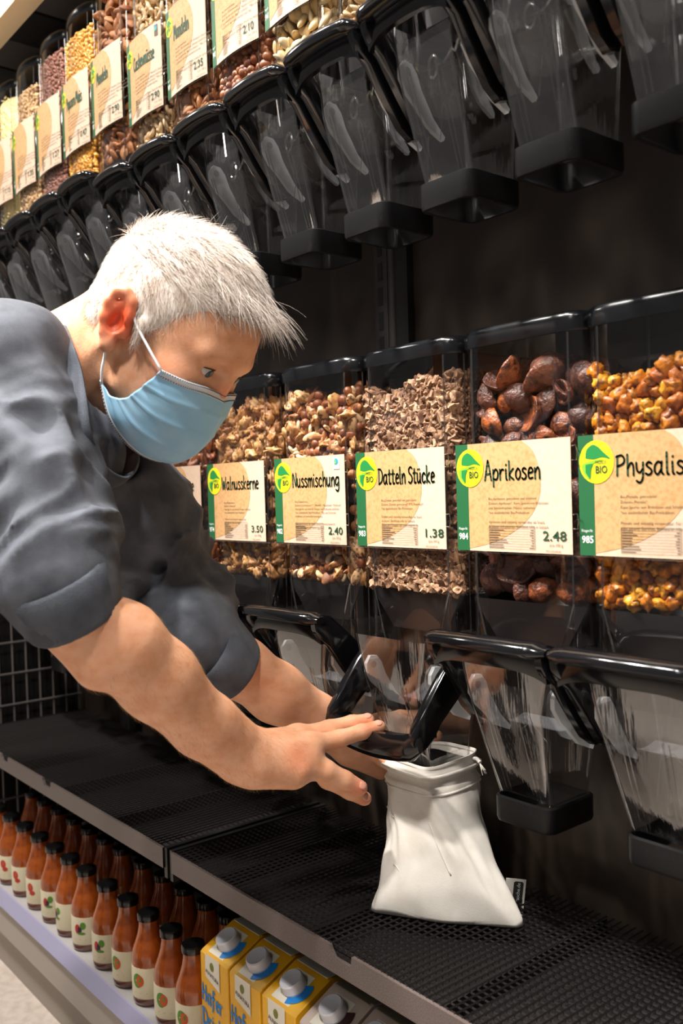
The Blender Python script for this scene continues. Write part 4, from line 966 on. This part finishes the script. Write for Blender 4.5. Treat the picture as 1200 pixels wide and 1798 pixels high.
Lc = (V-HC)@HA.T*1000; rr = np.random.default_rng(3)
pool = np.where((nrm*((V-hl(0, 0, 45)))).sum(1) > .02)[0]; roots = rr.choice(pool, 11000)
SV, SF, SF2 = [], [], []; nseg = 5
def strand(root, n_, dirv, L, lift, wd, drop=.0, dark=.22):
    dk = dark and rr.random() < dark; b = len(SV); p = root-n_*.001; sd = np.cross(dirv, n_); sd /= np.linalg.norm(sd)+1e-9
    for k in range(nseg+1):
        t = k/nseg; v = dirv*(1-.25*t)+n_*(lift*(1-t*1.1))+np.array([0, 0, -1])*drop*t; v = v/np.linalg.norm(v); w_ = wd*(1-t*.85)
        SV.append(p-sd*w_); SV.append(p+sd*w_); SV.append(p+n_*w_*1.4)
        if k:
            q = b+3*(k-1)
            for a in range(3): (SF2 if dk else SF).append((q+a, q+(a+1) % 3, q+3+(a+1) % 3, q+3+a))
        p = p+v*L/nseg
for i in roots:
    x, y, z = Lc[i]; n_ = nrm[i]; j = rr.normal(size=3)*.28
    if z > 70: d_ = hf*1.0+hr*(.25*np.sign(y)*(abs(y)/70))-hu*.05; L = rr.uniform(.018, .032); lf = .38
    elif x > -20: d_ = hf*.55-hu*.75; L = rr.uniform(.010, .019); lf = .26
    else: d_ = -hu*1.0-hf*.25; L = rr.uniform(.008, .014); lf = .30
    d_ = d_+j; d_ = d_-n_*(d_@n_); d_ /= np.linalg.norm(d_)+1e-9
    strand(V[i], n_, d_, L, lf+abs(rr.normal())*.12, .00028)
for k in range(420):                          # fringe over the brow
    y = rr.uniform(-55, 60); root = hl(66+rr.uniform(-14, 10)-abs(y)*.25, y, 112+rr.uniform(-8, 10)-abs(y)*.22); n_ = hf*.6+hu*.8
    strand(root, n_/np.linalg.norm(n_), hf*.8-hu*.55+hr*rr.normal()*.35+rr.normal(size=3)*.15, rr.uniform(.022, .046), .5, .00026, .35)
for k in range(170):                          # long wisps past the forehead
    y = rr.uniform(-40, 45); root = hl(74+rr.uniform(-12, 8), y, 104+rr.uniform(-8, 8)); strand(root, hf*.7+hu*.7, hf*.95-hu*.25+hr*rr.normal()*.3+rr.normal(size=3)*.22, rr.uniform(.035, .060), .35, .00024, .5)
for k in range(60):                           # stray hairs at the crown
    root = hl(rr.uniform(-30, 20), rr.uniform(-30, 40), 130); strand(root, hu, -hf*.6+rr.normal(size=3)*.5, rr.uniform(.015, .035), .9, .0002)
M['hair2'] = pri('grey_hair', srgb(176, 156, 142), .42, spec=.5)
body_part('hair_strands', SV, SF, M['hair'], hair)['kind'] = 'stuff'; body_part('hair_strands', SV, SF2, M['hair2'], hair)['kind'] = 'stuff'
SV, SF = [], []
for sg in (1, -1):
    for k in range(90):
        t = rr.uniform(0, 1); root = hl(93-t*t*14, sg*(12+t*34), 39+6*math.sin(t*2.6)+rr.uniform(-3, 3)); strand(root, hf, hr*sg*.8+hu*.15+rr.normal(size=3)*.15, rr.uniform(.007, .012), .35, .0002, 0, 0)
body_part('eyebrows', SV, SF, M['brow'])['kind'] = 'stuff'

# fine golden hair on the near forearm
SV, SF = [], []; Vb = np.empty(len(body.data.vertices)*3, np.float32); body.data.vertices.foreach_get('co', Vb); Vb = Vb.reshape(-1, 3)+wloc(man)
Nb = np.empty(len(Vb)*3, np.float32); body.data.vertices.foreach_get('normal', Nb); Nb = Nb.reshape(-1, 3)
ax = RW-RE; La = np.linalg.norm(ax); ax = ax/La; tt = (Vb-RE)@ax; dd = np.linalg.norm(Vb-RE-tt[:, None]*ax, axis=1)
ix = np.where((tt > .045) & (tt < La+.055) & (dd < .06))[0]
for i in rr.choice(ix, 2600):
    n_ = Nb[i]; d_ = ax*.8-Uv*.5+rr.normal(size=3)*.35; d_ = d_-n_*(d_@n_); d_ /= np.linalg.norm(d_)+1e-9; strand(Vb[i], n_, d_, rr.uniform(.006, .013), .35, .00009, .2, 0)
M['armhair'] = pri('golden_arm_hair', srgb(206, 158, 96), .5); body_part('arm_hair', SV, SF, M['armhair'], body)['kind'] = 'stuff'
# ------------------------------------------------------------------ face mask with pleats and ear loops
M['mask'] = pri('blue_mask_fabric', srgb(158, 212, 246), .75, spec=.2, noise=(34, srgb(172, 220, 250), .4, .7), bump=(900, .25, .0004), sss=.1)
M['maskw'] = pri('white_mask_edge', srgb(232, 238, 246), .75); M['loop'] = pri('white_elastic', srgb(240, 240, 242), .8); M['stitch'] = pri('mask_stitch', srgb(96, 104, 112), .8)
def spl(P, t):
    P = np.array(P, float); m = len(P)-1; i = min(int(t*m), m-1); f = t*m-i; p0, p1, p2, p3 = P[max(i-1, 0)], P[i], P[i+1], P[min(i+2, m)]
    return .5*(2*p1+(p2-p0)*f+(2*p0-5*p1+4*p2-p3)*f*f+(3*p1-p0-3*p2+p3)*f**3)
# half contours in the head frame from the middle line (t=0) to the near edge (t=1): top edge, four pleat lines, lower edge
ROWS = [[(101, 0, 2), (98, 15, 3), (96, 36, 4), (84, 56, 0), (62, 73, -4)],
        [(109, 0, -13), (105, 17, -12), (99, 38, -12), (82, 58, -17), (56, 72, -21)],
        [(115, 0, -35), (109, 20, -36), (98, 41, -38), (77, 60, -41), (49, 71, -40)],
        [(114, 0, -63), (106, 24, -64), (90, 45, -65), (66, 61, -64), (41, 70, -55)],
        [(102, 0, -92), (93, 26, -92), (76, 46, -89), (50, 63, -80), (24, 70, -63)],
        [(76, 0, -108), (68, 26, -106), (52, 46, -99), (30, 61, -84), (4, 67, -58)]]
def maskp(u, v):                              # u -1..1 across, v 0..1 down
    row = v*5; i = min(int(row), 4); f = row-i; a = np.array(spl(ROWS[i], abs(u))); b = np.array(spl(ROWS[i+1], abs(u)))
    p0 = np.array(spl(ROWS[max(i-1, 0)], abs(u))); p3 = np.array(spl(ROWS[min(i+2, 5)], abs(u)))
    p = .5*(2*a+(b-p0)*f+(2*p0-5*a+4*b-p3)*f*f+(3*a-p0-3*b+p3)*f**3)
    pl = 0
    for c in (.30, .50, .70): pl += 2.6*math.exp(-((v-c)/.035)**2)*(1 if v < c else .35)
    pl *= .35+.65*abs(u)**.8*1.0; pl += 1.6*math.sin(v*34)*max(0, abs(u)-.72)*2.2
    c0 = np.array([40, 0, -40.]); n_ = p-c0; n_ /= np.linalg.norm(n_); p = p+n_*pl
    return p*np.array([1, 1 if u >= 0 else -1, 1])
NU, NV = 64, 60; G = [[maskp(-1+2*i/NU, j/NV) for i in range(NU+1)] for j in range(NV+1)]
Vm = [hl(*p) for r_ in G for p in r_]; Fm = [(j*(NU+1)+i, j*(NU+1)+i+1, (j+1)*(NU+1)+i+1, (j+1)*(NU+1)+i) for j in range(NV) for i in range(NU)]
Vm = np.array(Vm)
mk = body_part('face_mask', Vm, Fm, M['mask']); sm_ = mk.modifiers.new('thickness', 'SOLIDIFY'); sm_.thickness = .0012; sm_.offset = 0
def band(v0, v1, u0, u1, mat, name, lift, n=48):
    Vb, Fb = [], []
    for i in range(n+1):
        for j in range(4):
            u = u0+(u1-u0)*i/n; v = v0+(v1-v0)*j/3; p = maskp(u, v); c0 = np.array([40, 0, -40.]); q = p-c0; q /= np.linalg.norm(q); Vb.append(hl(*(p+q*lift)))
    for i in range(n):
        for j in range(3): Fb.append((i*4+j, (i+1)*4+j, (i+1)*4+j+1, i*4+j+1))
    o = body_part(name, Vb, Fb, mat, mk); s_ = o.modifiers.new('thickness', 'SOLIDIFY'); s_.thickness = .0006; return o
band(-.004, .115, -1, 1, M['maskw'], 'top_binding', 1.0); band(.93, 1.005, -1, 1, M['maskw'], 'lower_binding', 1.0)
def stitches(name, pts, n):
    mb = MB()
    for u, v in pts:
        p = maskp(u, v); c0 = np.array([40, 0, -40.]); q = p-c0; q /= np.linalg.norm(q); a = maskp(u-.006, v); b = maskp(u+.006, v)
        mb.tube([hl(*(a+q*1.9)), hl(*(b+q*1.9))], .0006, 4)
    o = body_part(name, mb.v, mb.f, M['stitch'], mk); o['kind'] = 'stuff'
stitches('stitching', [(-1+k*.022, v) for v in (.028, .105) for k in range(91)]+[(-1+k*.022, .955) for k in range(91)], 0)
for sg in (1, -1):
    e = lambda x, z, o: hl(-6+x*.92-z*.16, sg*(73+o), 6+z)
    a = np.array(maskp(sg*.985, .03)); b = np.array(maskp(sg*.985, .96))
    top = [hl(*a), lerp(hl(*a), e(15, 14, 5), .5)+hr*sg*.002, e(15, 14, 5), e(13, 27, 3), e(2, 40, 1)]
    low_ = [e(-4, -36, 3), lerp(e(-4, -36, 3), hl(*b), .5)+hr*sg*.002, hl(*b)]
    mid = [e(-14, 38, 3), e(-22, 16, 4), e(-20, -8, 3), e(-13, -26, 2)]
    P = top+mid+low_; mb = MB().tube([tuple(spl(P, k/40)) for k in range(41)], .0014, 7); body_part('ear_loop', mb.v, mb.f, M['loop'], mk)

# ------------------------------------------------------------------ cloth bag hanging from the date outlet
M['bag'] = pri('natural_cotton', srgb(240, 234, 224), .85, spec=.15, noise=(40, srgb(230, 222, 210), .42, .7), bump=(1100, .4, .0005))
dXc = (XL['date']+.1076)*S; dz = ZLOW-.279
bagP = (-.700, .706)
bag = empty('cotton_bag', (bagP[0], bagP[1], ZS+.001), 'off-white cotton bag pulled over the date outlet, standing on the mesh shelf', 'bag')
bt = dz+.034-ZS; secs = []; NB_ = 72; NZ = 40
topc = np.array([dXc-bagP[0], S+.036-bagP[1]]); ex = np.array([.136, .094]); ex /= np.linalg.norm(ex); ey = np.array([-ex[1], ex[0]])
for j in range(NZ+1):
    t = j/NZ; z = .001+bt*t; row = []; s_ = t*t*(3-2*t)
    hx = .083*(1-t)+.049*t-.004*math.sin(PI*t); hy = .006+.030*math.sin(min(1, t*1.15)*PI*.5); hy = hy+.004*t
    c = topc*s_**.85
    for k in range(NB_):
        a = 2*PI*k/NB_; ca, sa = math.cos(a), math.sin(a); pw = .55+.4*(1-t)*0
        bx = hx*abs(ca)**.72*(1 if ca > 0 else -1); by = hy*abs(sa)**.72*(1 if sa > 0 else -1)
        sq = np.array([.043*abs(ca)**.5*np.sign(ca), .0475*abs(sa)**.5*np.sign(sa)])
        p = (ex*bx+ey*by)*(1-s_)+(ex*bx*.75+ey*by*1.1)*0+s_*sq
        n_ = p/(np.linalg.norm(p)+1e-9)
        wr = (.0012*math.sin(z*150+3*math.sin(a*2+1)+a)*(.3+t)+.0022*math.sin(a*7+z*22+math.sin(z*40))*(1-t*.5)+.0013*math.sin(a*15+2*math.sin(z*60))*t*(1-t)*3)*(1-t**5)
        if t > .80: wr += .0025*math.sin((t-.8)*62)
        p = p+n_*wr+c; zz = z+(.004*math.sin(a*2+1)+.002*math.sin(a*5))*(1-t)**3+.002*t**8*math.sin(a*2)
        if j == 0: zz = max(zz*.5, 0.0006)
        row.append((p[0], p[1], max(zz, .0004)))
    secs.append(row)
inner = [[(topc[0]+(p[0]-topc[0])*.965, topc[1]+(p[1]-topc[1])*.965, p[2]-dzz) for p in secs[-1]] for dzz in (.0, .02)]
MB().loft(secs+inner, True, False).build('sack', M['bag'], bag, 180)
for tt, rr_ in ((.935, .0022), (.80, .0016)):
    q = secs[int(tt*NZ)]; MB().tube([(topc[0]+(p[0]-topc[0])*1.015, topc[1]+(p[1]-topc[1])*1.015, p[2]) for p in q], rr_, 6, True).build('hem', M['bag'], bag, 180)
for tt, k0_, k1_ in ((.66, 44, 68), (.34, 46, 66)):      # sewn creases on the side that faces out
    q = secs[int(tt*NZ)][k0_:k1_]; MB().tube([(p[0]*1.004, p[1]*1.004-.0004, p[2]-.010*math.sin(PI*i/len(q))) for i, p in enumerate(q)], [.0009]*len(q), 6).build('seam', M['bag'], bag, 180)
MB().tube([(secs[j][57][0]+.0002, secs[j][57][1]-.0003, secs[j][57][2]) for j in range(13, 26)], .0009, 6).build('seam', M['bag'], bag, 180)
q = secs[int(.95*NZ)][4]
mb = MB().tube([(q[0]-.003, q[1], q[2]+.002), (q[0]+.006, q[1]-.002, q[2]+.004), (q[0]+.012, q[1]-.003, q[2]+.001)], .0022, 8)
for k in range(14): mb.tube([(q[0]+.011, q[1]-.003, q[2]+.001), (q[0]+.018+.004*random.random(), q[1]-.004+.008*(random.random()-.5), q[2]-.004-.008*random.random())], .0004, 4)
mb.build('drawstring', M['bag'], bag)
# woven tag with lettering
tg = W(900, 1576, 1.046)-np.array([bagP[0], bagP[1], ZS+.001]); xv = Rv*.985+Uv*-.10; xv /= np.linalg.norm(xv); zv = Uv*.97-Rv*.22; zv = zv-xv*(zv@xv); zv /= np.linalg.norm(zv); nv = np.cross(xv, zv)
tp = lambda a, b, o=0: tuple(tg+xv*a*1.15+zv*b*1.15-nv*0-Fv*o)
MB().loft([[tp(-.008, -.018), tp(.012, -.018), tp(.012, .019), tp(-.008, .019)], [tp(-.008, -.018, .0008), tp(.012, -.018, .0008), tp(.012, .019, .0008), tp(-.008, .019, .0008)]]).build('sewn_tag', M['bag'], bag, 0)
MB().add([tp(.002+p[0], p[1], .0012) for p in [(-.001, -.015), (.006, -.0158), (.0075, -.0145), (.0075, .0155), (.0062, .0168), (-.0005, .0168), (-.002, .0155), (-.002, -.0138)]], [tuple(range(8))]).build('tag_field', pri('tag_dark', (.03, .026, .024), .7), bag, 0)
Vt, Ft = type_text('naturtasche.de', 0, 0, .0052, .029); MB().add([tp(.0065-v[2], -.0138+v[0], .0016) for v in Vt], Ft).build('tag_text', M['white'], bag, 0)

# ------------------------------------------------------------------ sauce bottles
M['sauce'] = pri('chilli_sauce', srgb(184, 92, 32), .14, coat=.4, noise=(45, srgb(132, 62, 28), .42, .7)); M['cap'] = pri('black_metal_cap', (.006, .006, .006), .15)
M['blabel'] = pri('bottle_label_cream', srgb(238, 228, 196), .5); M['red'] = pri('print_red', srgb(206, 52, 40), .5); M['or'] = pri('print_orange', srgb(216, 92, 40), .5); M['lgreen'] = pri('print_leaf', srgb(90, 150, 48), .5); M['dk'] = pri('print_dark', srgb(70, 30, 60), .5)
M['glass'] = pri('clear_glass_foot', srgb(120, 70, 52), .05, coat=1)
gprof = [(.001, 0), (.026, 0), (.029, .003), (.0298, .006), (.030, .012)]
sprof = [(.030, .012), (.0302, .060), (.0300, .078), (.0275, .090), (.0225, .103), (.0185, .116), (.0165, .128), (.0160, .138)]
cprof = [(.0172, .136), (.0185, .1365), (.0188, .146), (.0178, .1485), (.001, .1485)]
gm = MB().lathe(gprof, 24).me('foot', M['glass']); sm2 = MB().lathe(sprof, 24).me('sauce_glass', M['sauce']); cm = MB().lathe(cprof, 24).me('cap', M['cap']); lm = MB().lathe([(.0305, .014), (.0306, .015), (.0306, .064), (.0303, .065)], 32).me('paper_label', M['blabel'])
def print_me(name, pts, mat, r=.0309, a0=-PI*.5):
    Vp = [(r*math.cos(a0+x/r), r*math.sin(a0+x/r), z) for x, z in pts]; return mesh(name, Vp+[(r*math.cos(a0+np.mean([p[0] for p in pts])/r)*1.004, r*math.sin(a0+np.mean([p[0] for p in pts])/r)*1.004, np.mean([p[1] for p in pts]))], [(i, (i+1) % len(pts), len(pts)) for i in range(len(pts))], mat, 0)
ov = lambda cx, cz, rx, rz, n=14: [(cx+rx*math.cos(2*PI*k/n), cz+rz*math.sin(2*PI*k/n)) for k in range(n)]
A0 = -PI*.5+.48
PR = {'tomato': [print_me('print', ov(-.006, .044, .010, .012), M['lgreen'], .0308, A0), print_me('print', ov(-.001, .044, .0075, .0095), M['or'], .0310, A0), print_me('print', ov(.000, .046, .002, .004), M['lgreen'], .0312, A0)],
      'basil': [print_me('print', ov(.006, .050, .006, .007), M['lgreen'], .0308, A0), print_me('print', ov(-.005, .044, .006, .009), M['red'], .0309, A0), print_me('print', ov(-.001, .042, .005, .006), M['dk'], .0310, A0), print_me('print', ov(.003, .036, .008, .0025), M['lgreen'], .0311, A0)],
      'pepper': [print_me('print', ov(-.003, .048, .0075, .009), M['red'], .0308, A0), print_me('print', ov(.002, .037, .007, .005), M['red'], .0309, A0), print_me('print', ov(-.001, .050, .003, .005), M['or'], .0310, A0)]}
tl = print_me('print', [(-.012, .024), (.012, .024), (.012, .0246), (-.012, .0246)], M['or'], .0308, A0)
def bottle(x, y, kind, label, group, rot):
    o = empty('sauce_bottle', (x, y, ZB), label, 'bottle', group); o.rotation_euler = (0, 0, rot); o.scale = (.86, .86, .86)
    for n_, me in (('foot', gm), ('sauce_glass', sm2), ('cap', cm)): link(n_, me, o)
    l = link('paper_label', lm, o)
    if kind:
        for p in PR[kind]: link('print', p, l)
        link('print', tl, l)
BX = [-1.078, -1.138, -1.205, -1.270, -1.340, -1.418, -1.483, -1.548, -1.617, -1.689, -1.759, -1.827]
KD = ['tomato', 'tomato', 'tomato', 'tomato', 'basil', 'basil', 'basil', 'basil', 'pepper', 'pepper', 'pepper', 'basil']
ORD = ['first', 'second', 'third', 'fourth', 'fifth', 'sixth', 'seventh', 'eighth', 'ninth', 'tenth', 'eleventh', 'twelfth']
for i, (x, k) in enumerate(zip(BX, KD)):
    ds = {'tomato': 'tomato print', 'basil': 'red and green leaf print', 'pepper': 'red pepper print'}[k]
    bottle(x, .608, k, 'orange sauce bottle with %s, front row, %s from cartons' % (ds, ORD[i]), 'sauce bottles in the front row', [0, .1, .05, -.1, 0, .15, -.5, .1, 0, 0, .1, .2][i])
for i, x in enumerate(BX):
    bottle(x-.04, .690, '', 'dark sauce bottle in the second row, %s from the cartons' % ORD[i], 'sauce bottles in the second row', 0)

# ------------------------------------------------------------------ oat drink cartons
M['yel'] = pri('carton_yellow', srgb(246, 184, 34), .42, noise=(30, srgb(240, 172, 26), .4, .7)); M['pink'] = pri('carton_beige', srgb(214, 192, 178), .45); M['patch'] = pri('carton_cream', srgb(238, 230, 212), .45)
M['cblue'] = pri('carton_blue', srgb(20, 132, 214), .5); M['bcap'] = pri('white_screw_cap', srgb(214, 212, 218), .4); M['seam'] = pri('carton_foil', srgb(150, 138, 116), .45); M['cdark'] = pri('carton_dark', srgb(70, 40, 38), .5); M['olive'] = pri('carton_olive', srgb(120, 124, 36), .5)
CW, CD_ = .0665, .072; HF, HBk = .1335, .158
pr = [(0, 0), (0, HF), (.004, HF+.003), (.050, HBk), (.054, HBk+.001), (.072, HBk-.004), (.072, 0)]
def carton_me(mat): return MB().loft([[(-CW/2+e, y+(0 if 0 < y < .07 else (e if y < .01 else -e)), z-(e if z > .01 else 0)) for y, z in pr] for e in ()] or [[(-CW/2, y, z) for y, z in pr], [(-CW/2+.0012, y-(.0008 if y < .01 else 0), z+(.0008 if z > .01 else 0)) for y, z in pr], [(CW/2-.0012, y-(.0008 if y < .01 else 0), z+(.0008 if z > .01 else 0)) for y, z in pr], [(CW/2, y, z) for y, z in pr]]).me('body', mat, 0)
cmY, cmP = carton_me(M['yel']), carton_me(M['pink'])
dirs = np.array([.046, HBk-HF-.003]); dirs = dirs/np.linalg.norm(dirs); nn = np.array([-dirs[1], dirs[0]])
def onslope(x, s_, h): return (x, .004+dirs[0]*s_+nn[0]*h, HF+.003+dirs[1]*s_+nn[1]*h)
def capmb():
    secs = []
    for r_, h in ((.0150, 0), (.0152, .004), (.0148, .0045), (.0146, .014), (.0130, .0155), (.0118, .0150), (.001, .0150)):
        secs.append([(lambda q: (q[0], q[1], q[2]))(onslope(r_*math.cos(2*PI*k/24)*(1+.012*(k % 2)), .023+r_*math.sin(2*PI*k/24)*(1+.012*(k % 2)), h)) for k in range(24)])
    return MB().loft(secs, False, True)
capm = capmb().me('screw_cap', M['bcap'], 40)
crs = [onslope(.0270*math.cos(t), .023+.0225*math.sin(t), .0018) for q in (0,) for t in np.linspace(-1.35, .6, 12)]; crs2 = [onslope(.0150*math.cos(t), .023+.0140*math.sin(t), .0018) for t in np.linspace(-1.35, .6, 12)]
crm = mesh('cap_ring_print', crs+crs2, [(i, i+1, 13+i, 12+i) for i in range(11)], M['cblue'], 0); crmd = mesh('cap_ring_print', crs+crs2, [(i, i+1, 13+i, 12+i) for i in range(11)], M['cdark'], 0)
pf = [(-.020, -.0012, HF-.027), (.014, -.0012, HF-.037), (.0145, -.0012, HF+.0035), (-.0195, -.0012, HF+.0035)]
pam = mesh('cream_patch', [(x, y-.0004, z) for x, y, z in pf]+[onslope(-.0195, .0, .0012), onslope(.0145, .0, .0012), onslope(.0145, .044, .0012), onslope(-.0195, .044, .0012)], [(0, 1, 2, 3), (4, 5, 6, 7)], M['patch'], 0)
bandm = MB().box((-CW/2+.004, .050, HBk+.0012), (CW/2-.004, .066, HBk+.0022)).me('top_band', M['patch'], 0); bandp = MB().box((-CW/2+.004, .050, HBk+.0012), (CW/2-.004, .066, HBk+.0022)).me('top_band', M['seam'], 0)
Va, Fa = type_text('ALNATURA', 0, 0, .0074, .031, bold=.0001); alm_ = mesh('brand_text', [(v[0]-.0185, -.0021, v[2]-v[0]*.22+HF-.0205) for v in Va], Fa, M['cdark'], 0)
oam = mesh('logo_print', [(-.0035+.0045*math.cos(2*PI*k/16), -.0021, HF-.0095+.0055*math.sin(2*PI*k/16)) for k in range(16)], [tuple(range(16))], M['olive'], 0)
Vh, Fh = stroke_text('Hafer', -.030, HF-.060, .026, .050, .115, -.10); Vd, Fd = stroke_text('Drink', -.030, HF-.092, .026, .050, .115, -.10); Vc, Fc_ = stroke_text('Calcium', -.012, HF-.108, .011, .034, .10, -.1)
def txm(Vx, Fx): return mesh('product_text', [(v[0], -.0016, v[2]) for v in Vx], Fx, M['cblue'], 0)
hm, dm, c2m = txm(Vh, Fh), txm(Vd, Fd), txm(Vc, Fc_)
def carton(x, y, yellow, label, group):
    o = empty('oat_drink_carton' if yellow else 'drink_carton', (x, y, ZB), label, 'carton', group)
    b = link('carton_body', cmY if yellow else cmP, o); link('screw_cap', capm, o)
    for n_, me in (('cap_ring_print', crm if yellow else crmd), ('cream_patch', pam), ('top_band', bandm if yellow else bandp), ('brand_text', alm_), ('logo_print', oam)): link(n_, me, b)
    if yellow:
        for me in (hm, dm, c2m): link('product_text', me, b)
CX = [-1.008, -.938, -.867, -.793, -.722, -.651]
nm = ['left', 'middle', 'right-hand']
for i, x in enumerate(CX[:3]):
    carton(x, .598, True, 'yellow oat drink carton in the front row, %s' % ['beside the sauce bottles', 'between two other yellow ones', 'beside the beige carton'][i], 'yellow oat drink cartons')
    carton(x, .673, True, 'yellow oat drink carton in the second row, %s' % ['behind the one beside the bottles', 'second from the sauce bottles', 'nearest the beige cartons'][i], 'yellow oat drink cartons')
for i, x in enumerate(CX[3:]):
    carton(x, .598, False, 'beige drink carton in the front row, %s from the yellow cartons' % ORD[i], 'beige drink cartons')
    carton(x, .673, False, 'beige drink carton in the second row, %s from the yellow cartons' % ORD[i], 'beige drink cartons')
